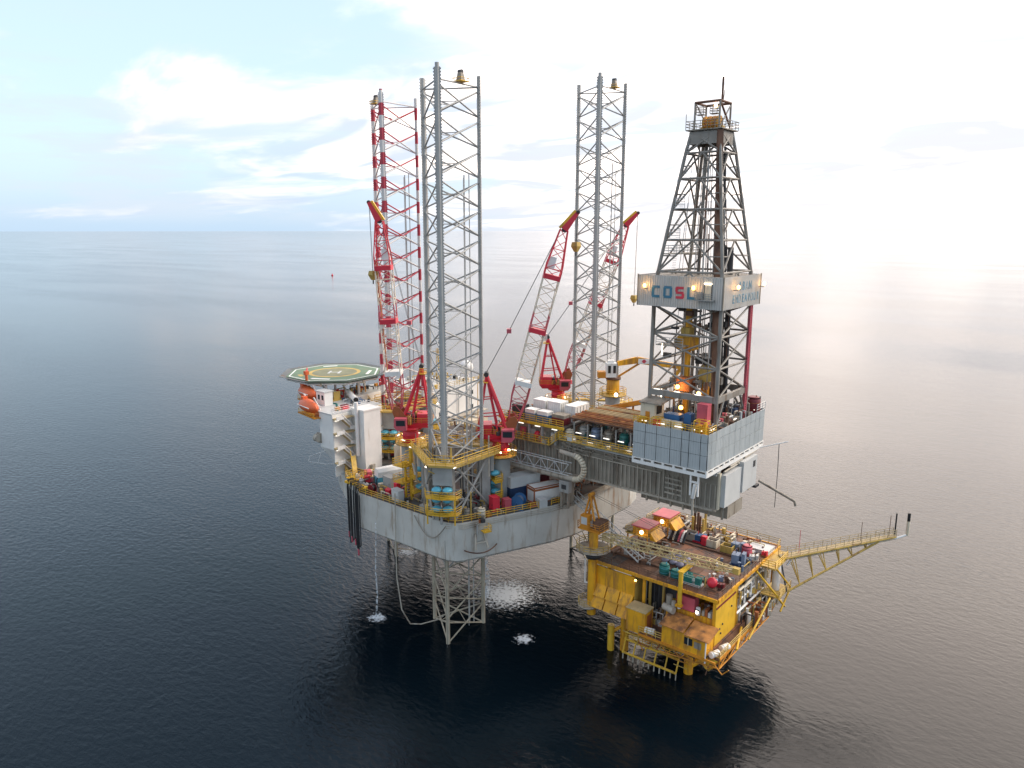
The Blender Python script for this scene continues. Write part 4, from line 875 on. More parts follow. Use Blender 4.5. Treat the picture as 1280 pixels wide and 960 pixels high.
# ------------------------------------------------------------------ knuckle boom crane and catwalk
kc = thing('knuckle_crane', 'yellow pipe crane with white cab and straight orange boom', 'crane', (13.5, 15, ZD))
kx, ky = 13.6, 15.0; kf = Vector((math.cos(RT), math.sin(RT), 0)); ks = Vector((-kf.y, kf.x, 0))
def K(a, b, z): return Vector((kx, ky, z)) + kf * a + ks * b
rod(kc, 'pedestal', (kx, ky, ZD), (kx, ky, 38.2), 1.45, 'grey', 18); rod(kc, 'slew_column', (kx, ky, 38.2), (kx, ky, 41.2), 1.25, 'gold', 18); rod(kc, 'slew_ring', (kx, ky, 41.2), (kx, ky, 41.6), 1.5, 'rusty', 18)
rp2 = rod(kc, 'ring_platform', (kx, ky, 38.0), (kx, ky, 38.2), 2.7, 'dulyellow', 14); railing(rp2, [(kx + 2.6 * math.cos(i * math.pi / 5), ky + 2.6 * math.sin(i * math.pi / 5), 38.2) for i in range(10)], closed=True, r=.06); floodlight(rp2, K(.3, -2.6, 38.6), (.2, -1, -.3), 'bright', .38)
m = MB(); m.box(K(-.6, -.6, 43.2), (2.0, 1.8, 2.8), RT); cb = m.build(kc, 'cab', 'white')
for a in (-1.0, .0): m = MB(); m.box(K(a, -1.52, 43.4), (.55, .06, 1.5), RT); m.build(cb, 'window', 'glass')
m = MB(); m.box(K(-.6, -.6, 44.8), (1.2, .9, .6), RT); m.build(cb, 'roof_unit', 'white')
m = MB(); m.box(K(-2.2, .2, 42.1), (1.8, 1.8, 1.2), RT); m.build(kc, 'counter_frame', 'orange')
def beam(par, name, p, q, w, h0, h1, mat):
    p = Vector(p); q = Vector(q); dd = (q - p).normalized(); s = dd.cross(Vector((0, 0, 1))).normalized(); n = s.cross(dd)
    m = MB(); m.loft([[p + s * a * w / 2 + n * b * h0 / 2 for a, b in ((-1, -1), (1, -1), (1, 1), (-1, 1))], [q + s * a * w / 2 + n * b * h1 / 2 for a, b in ((-1, -1), (1, -1), (1, 1), (-1, 1))]]); return m.build(par, name, mat)
beam(kc, 'main_boom', K(.8, .1, 44.3), K(4.6, .1, 45.0), .7, .9, 1.3, 'gold'); bm = beam(kc, 'main_boom', K(4.6, .1, 45.0), K(13.5, .1, 43.6), .7, 1.3, .9, 'gold')
beam(kc, 'luffing_ram', K(1.0, .1, 41.7), K(5.2, .1, 44.4), .35, .35, .35, 'orange'); beam(kc, 'jib', K(13.5, .1, 43.6), K(10.5, .1, 39.6), .6, .7, .5, 'gold'); rod(kc, 'gripper', K(10.5, .1, 39.6), K(10.5, .1, 38.9), .3, 'dark')
m = MB(); m.box(K(5.9, -.36, 44.8), (2.3, .06, 1.0), RT); sg = m.build(bm, 'sign_plate', 'white')
rod(sg, 'emblem', K(5.9, -.37, 44.8), K(5.9, -.42, 44.8), .36, 'lettred', 14); m = MB(); m.box(K(5.9, -.44, 44.8), (.9, .03, .12), RT); m.build(sg, 'emblem_bar', 'pink')
cw = thing('catwalk_ramp', 'sloping orange and grey catwalk ramp up to the drill floor', 'ramp', (20, 5.5, 35))
beam(cw, 'trough', (18.5, 5.2, 37.6), (33.6, 5.2, 42.4), 1.3, .5, .5, 'cantlight'); beam(cw, 'side_rail', (18.5, 4.4, 37.9), (33.6, 4.4, 42.7), .2, .8, .8, 'orange'); beam(cw, 'side_rail', (18.5, 6.0, 37.9), (33.6, 6.0, 42.7), .2, .5, .5, 'cantlight')
for x in (20, 24, 28): rod(cw, 'prop', (x, 5.2, 34.9), (x, 5.2, 38 + (x - 18.5) * .3), .2, 'orange')

# ------------------------------------------------------------------ drill floor
DX0, DX1, DY0, DY1 = 34.3, 46.5, -12.3, 8.8
df = thing('drill_floor', 'drill floor box clad in grey panels with white bottom rim', 'drill floor', (40, -2, 35))
bb(df, 'substructure', DX0 + .3, DX1 - .3, DY0 + .3, DY1 - .3, 36.0, 41.0, 'dark'); bb(df, 'floor_plate', DX0 + .1, DX1 - .1, DY0 + .1, DY1 - .1, 41.0, 41.1, 'deck')
mm_ = MB(); mm_.box((0, 0, 0), (1, .1, 1))
for i in range(4): mm_.box((-.36 + .24 * i, -.06, 0), (.016, .04, .995))
PAN = newmesh(mm_.v, mm_.f, 'panel')
rows = ((36.12, 38.3), (38.36, 40.2), (40.26, 41.5))
def panels(cuts, face):
    for c0, c1 in zip(cuts, cuts[1:]):
        for z0, z1 in rows:
            c = (c0 + c1) / 2; w = c1 - c0 - .11; tw_ = Matrix.Rotation(random.uniform(-.006, .006), 4, 'X')
            if face == 'n': mt = Matrix.Translation((c, DY0 + random.uniform(-.012, .012), (z0 + z1) / 2))
            elif face == 'f': mt = Matrix.Translation((c, DY1, (z0 + z1) / 2)) @ Matrix.Rotation(math.pi, 4, 'Z')
            elif face == 'a': mt = Matrix.Translation((DX1 + random.uniform(-.012, .012), c, (z0 + z1) / 2)) @ Matrix.Rotation(math.pi / 2, 4, 'Z')
            else: mt = Matrix.Translation((DX0, c, (z0 + z1) / 2)) @ Matrix.Rotation(-math.pi / 2, 4, 'Z')
            link('wall_panel', PAN, mt @ tw_ @ Matrix.Diagonal((w, 1, z1 - z0, 1)), df)
panels([34.3, 36.4, 38.3, 40.6, 42.4, 43.6, 45.4, 46.45], 'n'); panels([-12.25, -11.1, -9.6, -7.2, -5.0, -2.9, -.9, 1.2, 3.0, 4.9, 6.7, 8.75], 'a'); panels([34.3, 38, 42, 46.45], 'f'); panels([-12.2, -5, 2, 8.7], 'b')
def rim(a, b, ax):
    o = .12
    if ax == 'n': f = lambda s0, s1, z0, z1, nm, mt: bb(df, nm, s0, s1, DY0 - o, DY0 + .12, z0, z1, mt)
    elif ax == 'a': f = lambda s0, s1, z0, z1, nm, mt: bb(df, nm, DX1 - .12, DX1 + o, s0, s1, z0, z1, mt)
    elif ax == 'f': f = lambda s0, s1, z0, z1, nm, mt: bb(df, nm, s0, s1, DY1 - .12, DY1 + o, z0, z1, mt)
    else: f = lambda s0, s1, z0, z1, nm, mt: bb(df, nm, DX0 - o, DX0 + .12, s0, s1, z0, z1, mt)
    f(a, b, 35.1, 35.6, 'rim_beam', 'white'); f(a, b, 35.95, 36.08, 'rim_beam', 'white')
    k = int((b - a) / 1.75); st = (b - a) / k
    for i in range(k + 1):
        c = a + i * st; w = random.uniform(.14, .32)
        f(max(a, c - w), min(b, c + w), 35.6, 35.95, 'rim_post', 'white')
rim(DX0, DX1 + .1, 'n'); rim(DY0 + .13, DY1, 'a'); rim(DX0, DX1 - .13, 'f'); rim(DY0 + .13, DY1 - .13, 'b')
bb(df, 'skid_beam', 35, 46, -8.2, -7.0, 34.62, 36.0, 'cant'); bb(df, 'skid_beam', 35, 46, 4.6, 5.8, 34.62, 36.0, 'cant')
for y in (-6, -3, 0, 3): bb(df, 'cross_beam', 44.8, 45.6, y, y + .5, 35.0, 36.0, 'cantlight')
bb(df, 'overhang_beam', 35, 46, -11.8, -11.4, 35.1, 36.0, 'cant')
railing(df, [(DX0, DY0, 41.5), (DX1, DY0, 41.5)], mat='yellow', sp=1.4, r=.05, h=1.0); railing(df, [(DX1, DY0, 41.5), (DX1, -9.8, 41.5)], mat='yellow', sp=1.2, r=.05, h=1.0); railing(df, [(DX1, 5.4, 41.5), (DX1, DY1, 41.5)], mat='pale', sp=1.2, r=.05, h=1.2)
for x, mt in ((44.0, 'white'), (45.2, 'white')): bb(df, 'support_leg', x, x + .22, DY0 - .05, DY0 + .2, 32.0, 35.1, mt)
bb(df, 'support_brace', 44.0, 45.4, DY0 - .08, DY0 + .1, 34.0, 34.25, 'white'); rod(df, 'support_ram', (44.8, -12.1, 33.8), (44.4, -11.9, 31.5), .3, 'white'); rod(df, 'support_ram', (44.4, -11.9, 31.5), (44.4, -11.8, 28.8), .18, 'cantlight')
for i in range(4): striplight(df, (35.6 + i * 3.0, DY0 + .5, 41.8), 1.3)
for i in range(3): striplight(df, (DX1 - .5, -10 + i * 8, 41.8), 1.2, R(90))
rod(df, 'outrigger', (46.6, 7.4, 35.2), (50.4, 9.6, 36.4), .1, 'white')
m = MB(); m.path([(49.2, 8.9, 36), (49.3, 8.9, 31), (49.2, 9.0, 25)], .06); o = m.build(None, 'drop_hose', 'dark'); o['label'] = 'dark hose hanging straight down behind the drill floor corner'; o['category'] = 'hose'
F = 41.12
dh = thing('driller_hut', 'white hut with dark side opening at the left of the drill floor', 'hut', (36, -10, F))
bb(dh, 'wall', 34.7, 37.2, -11.0, -8.2, F, F + 3.2, 'cream'); m = MB(); m.add([(34.5, -11.2, F + 3.2), (38.2, -11.2, F + 3.2), (38.2, -8, F + 3.6), (34.5, -8, F + 3.6), (34.5, -11.2, F + 3.4), (38.2, -11.2, F + 3.4), (38.2, -8, F + 3.8), (34.5, -8, F + 3.8)], [(3, 2, 1, 0), (4, 5, 6, 7), (0, 1, 5, 4), (1, 2, 6, 5), (2, 3, 7, 6), (3, 0, 4, 7)]); m.build(dh, 'roof', 'cant'); bb(dh, 'opening', 37.2, 37.26, -10.6, -9.0, F + 1.6, F + 2.9, 'black'); bb(dh, 'warning_board', 35.6, 36.3, -11.08, -11.0, F + .6, F + 2.0, 'orange')
skid(40.4, -9.4, F, 5.0, 2.2, 2.6, 'blue', 'blue drawworks between the hut and red cabinet on the drill floor', 0, 'navy'); 
for i, x in enumerate((39.2, 41.0)): cabinet(x, -11.2, F, 1.6, .5, 1.3, 'cream', ('left', 'right')[i] + ' cream board in front of the blue drawworks', 0)
cabinet(44.4, -9.6, F, 1.6, 1.3, 4.2, 'pink', 'tall bright red cabinet at the near corner of the drill floor', 0, 'maroon')
skid(45.0, -11.4, F, 1.8, 1.4, 1.9, 'gold', 'yellow caged winch at the near corner of the drill floor', 0, 'yellow', cage='yellow'); skid(37.9, -11.4, F, 1.5, .9, 1.3, 'red', 'red topped gear in a yellow cage near the drill floor hut', 0, 'yellow', cage='yellow'); skid(35.4, -11.7, F, 1.2, .7, 1.1, 'gold', 'small yellow frame in front of the white hut', 0, 'yellow', cage='yellow')
tank(45.4, 6.4, F, 1.15, 2.4, 'maroon', 'maroon upright tank at the far right of the drill floor', 0, True, band='brick')
skid(45.0, -3.0, F, 2.6, 1.4, 1.5, 'cant', 'rusty pipe handler on the right side of the drill floor', R(90), 'rusty'); skid(44.8, .6, F, 2.0, 1.3, 2.4, 'navy', 'dark blue winch between the derrick legs on the right', R(90), 'dark')

# ------------------------------------------------------------------ derrick
dk = thing('derrick', 'tall steel drilling derrick with corrugated sign band', 'derrick', (40, -2.5, F))
DCX, DCY = 40.0, -2.5
PROF = [(41.1, 5.5), (45.6, 5.48), (50.2, 5.45), (54.8, 5.42), (59.0, 5.4), (64.0, 5.1), (68.6, 4.45), (73.0, 3.83), (77.4, 3.2), (81.0, 2.7), (84.0, 2.15)]
SG = [(1, -1), (1, 1), (-1, 1), (-1, -1)]
def dp(i, k, e=0): z, hw = PROF[i]; return Vector((DCX + SG[k][0] * hw, DCY + SG[k][1] * hw, z))
for k in range(4):
    for i in range(len(PROF) - 1): rod(dk, 'corner_leg', dp(i, k), dp(i + 1, k), .33 if i < 5 else .26, 'steel', 8)
for i in range(1, len(PROF)):
    for k in range(4):
        a, b = dp(i, k), dp(i, (k + 1) % 4)
        if i == 1: beam(dk, 'heavy_girder', a, b, .5, .9, .9, 'steel')
        else: rod(dk, 'girt', a, b, .17, 'steel', 6)
for i in range(0, len(PROF) - 1):
    for k in range(4):
        a, b, a2, b2 = dp(i, k), dp(i, (k + 1) % 4), dp(i + 1, k), dp(i + 1, (k + 1) % 4); mid = (a2 + b2) / 2
        r = .15
        if i in (1, 2, 3) or i == 9: rod(dk, 'brace', a, b2, r, 'steel', 6); rod(dk, 'brace', b, a2, r, 'steel', 6)
        else:
            if i == 0: rod(dk, 'brace', a, a2.lerp(b2, .25), .2, 'steel', 6); rod(dk, 'brace', b, a2.lerp(b2, .75), .2, 'steel', 6)
            else:
                rod(dk, 'brace', a, mid, r, 'steel', 6); rod(dk, 'brace', b, mid, r, 'steel', 6); rod(dk, 'sub_brace', a.lerp(a2, .5), a.lerp(mid, .5), .09, 'steel', 5); rod(dk, 'sub_brace', b.lerp(b2, .5), b.lerp(mid, .5), .09, 'steel', 5)
# thick rusty pipe racking column on the near corner and inner columns
beam(dk, 'guide_column', dp(0, 0) + Vector((-.4, .4, 0)), Vector((42.3, -4.8, 84)), .75, .75, .75, 'rusty')
for x, y, r, mt in ((38.4, -2.0, .26, 'steel'), (41.2, -.8, .22, 'dark'), (40.0, -3.4, .12, 'pale'), (37.6, -4.4, .12, 'cantlight'), (42.6, .5, .2, 'dark'), (38.0, .8, .14, 'steel')): rod(dk, 'standpipe', (x, y, 41.1), (DCX + (x - DCX) * .55, DCY + (y - DCY) * .55, 82), r, mt, 8)
for x, y in ((42.4, 1.6), (43.2, .4), (41.4, 2.2)): rod(dk, 'racked_stand', (x, y, 41.1), (x - .3, y - .2, 67.5), .3, 'dark', 8)
m = MB()
for i in range(76): m.box((45.75, 2.2, 41.5 + i * .26), (.1, .6, .06))
m.rod((45.75, 1.9, 41.1), (45.75, 1.9, 61), .12); m.rod((45.75, 2.5, 41.1), (45.75, 2.5, 61), .12); m.rod((45.5, 2.2, 41.1), (45.5, 2.2, 61), .24); m.build(dk, 'red_ladder', 'pink')
m = MB()
for i in range(70): m.box((36.9 + i * .014, -6.6 + i * .018, 64.3 + i * .26), (.6, .08, .05))
m.build(dk, 'cage_ladder', 'pale')
# top drive and travelling block
td = bb(dk, 'top_drive_rail', 38.5, 39.3, -4.9, -4.3, 41.5, 62.5, 'gold'); bb(td, 'carriage', 37.5, 40.3, -5.6, -3.9, 52.2, 54.2, 'gold'); bb(td, 'carriage_head', 38.2, 39.6, -5.8, -4.2, 54.2, 55.6, 'dulyellow'); bb(td, 'motor', 37.0, 38.2, -5.6, -4.6, 52.5, 53.8, 'tan')
tb = ball(dk, 'travelling_block', (41.4, -3.2, 48.3), 1.25, 'dulyellow', (1, .7, 1.5)); bb(tb, 'block_hood', 40.0, 42.8, -4.2, -2.2, 50.0, 50.9, 'black'); bb(tb, 'swivel', 40.9, 41.9, -3.7, -2.7, 44.4, 46.6, 'orange')
bb(dk, 'wrench_unit', 38.0, 40.2, -6.2, -4.2, 45.9, 48.0, 'brick')
# monkey board
mbd = bb(dk, 'monkey_board', 35.3, 37.6, -7.2, 1.8, 66.5, 66.65, 'cantlight'); railing(mbd, rect(35.3, 37.6, -7.2, 1.8, 66.65), mat='pale', closed=True)
mb2 = bb(dk, 'casing_board', 35.0, 39.5, -7.6, -5.6, 52.8, 52.95, 'cantlight'); railing(mb2, [(35, -7.6, 52.95), (39.5, -7.6, 52.95)], mat='pale')
bb(dk, 'band_floor', 33.0, 45.8, -8.8, 4.0, 63.3, 63.42, 'cant'); 
mb3 = bb(dk, 'service_landing', 36.9, 38.4, -6.9, -5.8, 73.1, 73.2, 'pale'); railing(mb3, [(36.9, -6.9, 73.2), (38.4, -6.9, 73.2)], mat='pale', h=1.4)
mb3 = bb(dk, 'service_landing', 36.4, 38.0, -7.2, -6.2, 68.7, 68.8, 'pale'); railing(mb3, [(36.4, -7.2, 68.8), (38.0, -7.2, 68.8)], mat='pale', h=1.4)
# corrugated sign band
BX0, BX1, BY0, BY1, BZ0, BZ1 = 32.4, 46.1, -9.1, 4.3, 58.9, 63.5
nw = 3; prof = []
for i in range(nw): prof += [((i + .0) / nw, 0), ((i + .45) / nw, 0), ((i + .55) / nw, .11), ((i + .9) / nw, .11)]
prof.append((1, 0))
vs = [(x - .5, y, -.5) for x, y in prof] + [(x - .5, y, .5) for x, y in prof] + [(x - .5, y + .05, -.5) for x, y in prof] + [(x - .5, y + .05, .5) for x, y in prof]; n = len(prof)
fs = [(i, i + 1, n + i + 1, n + i) for i in range(n - 1)] + [(2 * n + i + 1, 2 * n + i, 3 * n + i, 3 * n + i + 1) for i in range(n - 1)] + [(n + i, n + i + 1, 3 * n + i + 1, 3 * n + i) for i in range(n - 1)] + [(2 * n + i, 2 * n + i + 1, i + 1, i) for i in range(n - 1)]
paint('bandsheet', (.60, .575, .535), .5, rust=.34, rustcol=(.50, .44, .36), var=.08); COR = newmesh(vs, fs, 'bandsheet')
def band(a, b, fix, face, k):
    st = (b - a) / k
    for i in range(k):
        c = a + (i + .5) * st; zz = (BZ0 + BZ1) / 2
        mt = {'n': Matrix.Translation((c, fix, zz)), 'a': Matrix.Translation((fix, c, zz)) @ Matrix.Rotation(math.pi / 2, 4, 'Z'), 'f': Matrix.Translation((c, fix, zz)) @ Matrix.Rotation(math.pi, 4, 'Z'), 'b': Matrix.Translation((fix, c, zz)) @ Matrix.Rotation(-math.pi / 2, 4, 'Z')}[face]
        link('band_sheet', COR, mt @ Matrix.Diagonal((st - .015, 1, BZ1 - BZ0, 1)), dk)
band(BX0, BX1, BY0, 'n', 12); band(BY0, BY1, BX1, 'a', 12); band(BX0, BX1, BY1, 'f', 12); band(BY0, BY1, BX0, 'b', 12)
for x, y in ((BX0, BY0), (BX1, BY0), (BX1, BY1), (BX0, BY1)): bb(dk, 'band_corner', x - .08, x + .08, y - .08, y + .08, BZ0, BZ1 + .1, 'cant')
for z in (59.4, 61.2, 63.0):
    for y in (BY0 + .2, BY1 - .2): bb(dk, 'band_rail', BX0 + .1, BX1 - .1, y - .06, y + .06, z, z + .15, 'cant')
    for x in (BX0 + .2, BX1 - .2): bb(dk, 'band_rail', x - .06, x + .06, BY0 + .3, BY1 - .3, z, z + .15, 'cant')
for k in range(4):
    for s in (0, 1):
        c = dp(4, k); e = Vector(((BX0 + .1, BX1 - .1)[SG[k][0] > 0], (BY0 + .1, BY1 - .1)[SG[k][1] > 0], BZ0 + .5 + s * 4)); rod(dk, 'band_strut', c + Vector((0, 0, s * 4)), e, .1, 'steel', 6)
def letter(ch, loc, rot, size, mat, sx=1.0, name='letter', off=.0):
    cu = bpy.data.curves.new('letters', 'FONT'); cu.body = ch; cu.size = size; cu.extrude = .012; cu.offset = off; cu.align_x = 'CENTER'; cu.align_y = 'CENTER'; cu.materials.append(M[mat])
    tmp = bpy.data.objects.new('letters', cu); me = bpy.data.meshes.new_from_object(tmp); bpy.data.objects.remove(tmp)
    if not me.materials: me.materials.append(M[mat])
    link(name, me, Matrix.Translation(Vector(loc)) @ rot @ Matrix.Diagonal((sx, 1, 1, 1)), dk)
RN = Matrix.Rotation(math.pi / 2, 4, 'X'); RA = Matrix.Rotation(math.pi / 2, 4, 'Z') @ Matrix.Rotation(math.pi / 2, 4, 'X')
STROKES = {'C': 'ltb', 'O': 'ltbr', 'S': 'tumwb', 'L': 'lb'}
for ch, x, mt in (('C', 35.5, 'lettblue'), ('O', 37.45, 'lettblue'), ('S', 39.4, 'lettred'), ('L', 41.3, 'lettblue')):
    m = MB(); w_, h_, k_ = .72, .88, .40; zc = 61.1
    bars = {'l': (x - w_, x - w_ + k_, zc - h_ + .2, zc + h_ - .2), 'r': (x + w_ - k_, x + w_, zc - h_ + .2, zc + h_ - .2), 't': (x - w_ + .12, x + w_ - .12, zc + h_ - k_ + .03, zc + h_), 'b': (x - w_ + .12, x + w_ - .12, zc - h_, zc - h_ + k_ - .03), 'm': (x - w_ + .12, x + w_ - .12, zc - k_ / 2 + .03, zc + k_ / 2 - .03), 'u': (x - w_, x - w_ + k_, zc + .1, zc + h_ - .16), 'w': (x + w_ - k_, x + w_, zc - h_ + .16, zc - .1)}
    for q_ in STROKES[ch]:
        x0, x1, z0, z1 = bars[q_]; dy = .004 * 'ltbrumw'.index(q_)
        if ch == 'L' and q_ == 'l': z0 = zc - h_; z1 = zc + h_
        m.bb(x0, x1, BY0 - .05 - dy, BY0 - .02, z0, z1)
    m.build(dk, 'letter', mt)
paint('lettworn', (.10, .26, .36), .5, rust=.45, rustcol=(.46, .48, .48), var=.2)
for i, ch in enumerate('ABAN'): letter(ch, (BX1 + .03, -3.5 + i * 1.25, 62.0), RA, 1.75, 'lettworn', .85, off=.02)
for i, ch in enumerate('ENDEAVOUR'): letter(ch, (BX1 + .03, -5.6 + i * 1.12, 60.2), RA, 1.75, 'lettworn', .72, off=.015)
def bracket_lamp(p, out):
    p = Vector(p); out = Vector(out); q_ = p + out
    a = beam(dk, 'lamp_bracket', p, q_, .12, .12, .12, 'steel'); ball(a, 'lamp_bulb', q_ + Vector((0, 0, .45)), .24, 'lamp', (1, 1, 1.3), 10)
    li = bpy.data.lights.new('lamp_glow', 'POINT'); li.energy = 70; li.color = (1, .62, .22); li.shadow_soft_size = .3
    link('lamp_glow', li, Matrix.Translation(q_ + Vector((0, 0, .5))), dk)
for x in (34.0, 41.9): bracket_lamp((x, BY0, 61.5), (0, -.8, 0))
for y in (-5.9, 3.7): bracket_lamp((BX1, y, 61.6), (.8, 0, 0))
bl = bb(dk, 'band_balcony', 42.2, 44.9, BY0 - 1.0, BY0 - .02, 60.2, 60.32, 'grey'); railing(bl, [(42.2, BY0 - .95, 60.3), (44.9, BY0 - .95, 60.3)], mat='grey', h=.9, sp=.6); bb(bl, 'door', 43.2, 44.3, BY0 - .05, BY0 - .015, 60.4, 62.3, 'cream')
for x in (43.15, 44.3): bb(bl, 'door_post', x, x + .1, BY0 - .12, BY0 - .02, 60.3, 62.5, 'dark')
bb(bl, 'door_lamp', 43.2, 44.3, BY0 - .14, BY0 - .04, 62.5, 62.62, 'bright'); bb(bl, 'air_unit', 42.3, 43.0, BY0 - .6, BY0 - .1, 60.4, 61.4, 'grey')
# crown
bb(dk, 'water_table', 37.7, 42.3, -4.8, -.2, 83.4, 84.1, 'steel')
for x0, x1, y0, y1 in ((37.6, 42.4, -4.95, -4.75), (37.6, 42.4, -.25, -.05), (37.6, 37.8, -4.75, -.25), (42.2, 42.4, -4.75, -.25)): bb(dk, 'crown_beam', x0, x1, y0, y1, 82.2, 83.9, 'steel')
cf = bb(dk, 'crown_floor', 37.2, 42.8, -5.3, .3, 84.1, 84.25, 'cant'); railing(cf, rect(37.2, 42.8, -5.3, .3, 84.25), mat='cant', closed=True, sp=1.2)
for x in (38.8, 39.5, 40.2, 40.9): rod(dk, 'crown_sheave', (x, -2.6, 85.3), (x + .35, -2.6, 85.3), .95, 'gold', 18)
bb(dk, 'sheave_beam', 38.4, 41.8, -3.0, -2.2, 84.3, 84.8, 'dulyellow')
GP = [(38.1, -4.4), (41.9, -4.4), (41.9, -.8), (38.1, -.8)]
for x, y in GP: rod(dk, 'gin_post', (x, y, 84.2), (x, y, 88.0), .15, 'steel')
for i in range(4): rod(dk, 'gin_beam', GP[i] + (88.0,), GP[(i + 1) % 4] + (88.0,), .18, 'rusty')
rod(dk, 'gin_brace', GP[0] + (88.0,), GP[3] + (85.6,), .09, 'steel'); rod(dk, 'gin_brace', GP[1] + (88.0,), GP[2] + (84.8,), .15, 'rusty'); rod(dk, 'gin_brace', GP[1] + (84.2,), GP[2] + (87.8,), .1, 'steel')
for x in (38.8, 40.9): g = bb(dk, 'gin_perch', x - .55, x + .55, -4.3, -3.4, 86.3, 86.4, 'steel'); railing(g, rect(x - .55, x + .55, -4.3, -3.4, 86.4), mat='steel', closed=True, h=1.0)
rod(dk, 'lightning_pole', (41.9, -3.8, 88.0), (41.9, -3.8, 91.2), .16, 'rusty'); rod(dk, 'antenna', (41.2, -2.0, 88.0), (41.4, -2.0, 89.8), .06, 'steel'); rod(dk, 'anemometer', (37.2, -5.3, 84.2), (37.2, -5.3, 86.4), .05, 'steel')
floodlight(dk, (41.2, -4.2, 87.3), (.2, -1, .0), 'warm', .26)
for p in ((39.0, -7.6, 46.8), (42.4, -7.4, 46.2), (39.6, -7.4, 43.6)): floodlight(dk, p, (.3, -1, -.2), 'lamp', .34)
for p in ((36.2, -7.4, 44.4), (35.9, -7.2, 51.4)): rod(dk, 'strip_lamp', p, (p[0], p[1], p[2] + 1.6), .09, 'bright', 6)
for i in range(6): m = MB(); m.box((35.8 + i * 1.7, -8.15, 46.1), (1.0, .1, .1)); m.build(dk, 'strip_lamp', 'strip' if i % 2 == 0 else 'pale')
li = bpy.data.lights.new('floor_glow', 'POINT'); li.energy = 120; li.color = (1, .55, .16); li.shadow_soft_size = .4; link('floor_glow', li, Matrix.Translation((38.6, -7.0, 46.4)), dk)
for a, b in (((39.6, -3.0, 84), (41.0, -3.2, 50)), ((40.2, -2.6, 84), (41.7, -3.0, 50)), ((37.5, -3, 84), (37, -6, 42))): rod(dk, 'drill_line', a, b, .04, 'wire', 4)

# ------------------------------------------------------------------ yellow wellhead platform
PX0, PX1, PY0, PY1 = 28.0, 49.4, -12.4, 12.4
TZ, MZ, LZ = 17.0, 9.2, 5.2
pl = thing('wellhead_platform', 'rusty yellow production platform standing low in the sea', 'platform', (39, 0, 0))
bb(pl, 'top_deck', PX0, PX1, PY0, PY1, TZ - .25, TZ, 'rustydeck'); bb(pl, 'middle_deck', PX0 + .5, PX1, PY0, PY1, MZ - .3, MZ, 'rustydeck'); bb(pl, 'side_walkway', 38.4, PX1, PY0 - 3.2, PY0, MZ - .25, MZ - .02, 'rustydeck'); bb(pl, 'aft_walkway', PX1, PX1 + 1.6, PY0 - 2.0, 9, MZ - .5, MZ - .28, 'rusty')
for x0, x1, y0, y1 in ((PX0 - .1, PX1 + .1, PY0 - .25, PY0), (PX0 - .1, PX1 + .1, PY1, PY1 + .25), (PX1 + .0, PX1 + .25, PY0, PY1), (PX0 - .25, PX0, PY0, PY1)):
    bb(pl, 'edge_beam', x0, x1, y0, y1, TZ - .42, TZ + .08, 'gold')
for x0, x1, y0, y1 in ((PX0, PX1, PY0 - .2, PY0 - .0), (38.4, PX1 + 1.6, PY0 - 3.4, PY0 - 3.2), (PX1 + 1.6, PX1 + 1.8, PY0 - 2.0, 9)): bb(pl, 'lower_edge_beam', x0, x1, y0, y1, MZ - .4, MZ - .05, 'orange')
for i, y in enumerate((-8.2, -2.4, 3.0, 8.6)): bb(pl, 'skid_rail', PX0 + .6, PX1 - .6, y - .18, y + .18, TZ, TZ + .3, 'rusty')
for i in range(11):     # deck plates
    for j in range(4):
        x = PX0 + .3 + i * 1.9; y = (-12.2, -7.9, -2.1, 3.3)[j]; w = (3.7, 5.2, 5.0, 5.0)[j]
        bb(pl, 'deck_plate', x, x + 1.84, y, y + w, TZ, TZ + .03 + random.uniform(0, .02), random.choice(('rustydeck', 'rustydeck', 'rusty', 'deck')))
for x in (30.5, 37, 43, 48.8):
    for y in (-11.8, -4, 4, 11.8): rod(pl, 'column', (x, y, MZ), (x, y, TZ - .25), .3, 'gold')
for x, y in ((31.5, -8.0), (43.0, -7.2), (31.5, 9), (43.0, 9)):
    rod(pl, 'jacket_leg', (x, y, -4), (x, y, MZ - .3), .72, 'gold', 14)
for a, b, r in (((31.5, -8, 3.4), (43, -7.2, 3.4), .3), ((31.5, -8, 8.6), (37, -8, 4), .28), ((43, -7.2, 8.6), (38, -7.5, 4), .28), ((31.5, -8, 3.4), (31.5, 9, 3.4), .3), ((43, -7.2, 3.4), (43, 9, 3.4), .3), ((43, -7.2, 1.2), (46.8, -4, 4.2), .55), ((31.5, -8, 4.6), (29.6, -9.6, 3.2), .3)): rod(pl, 'jacket_brace', a, b, r, 'gold', 10)
rod(pl, 'fender_pile', (29.7, -9.4, -3), (29.7, -9.4, 4.6), .58, 'yellow', 12); rod(pl, 'fender_pile', (46.8, -4, 3.2), (45.2, -5.4, .8), .62, 'yellow', 12)
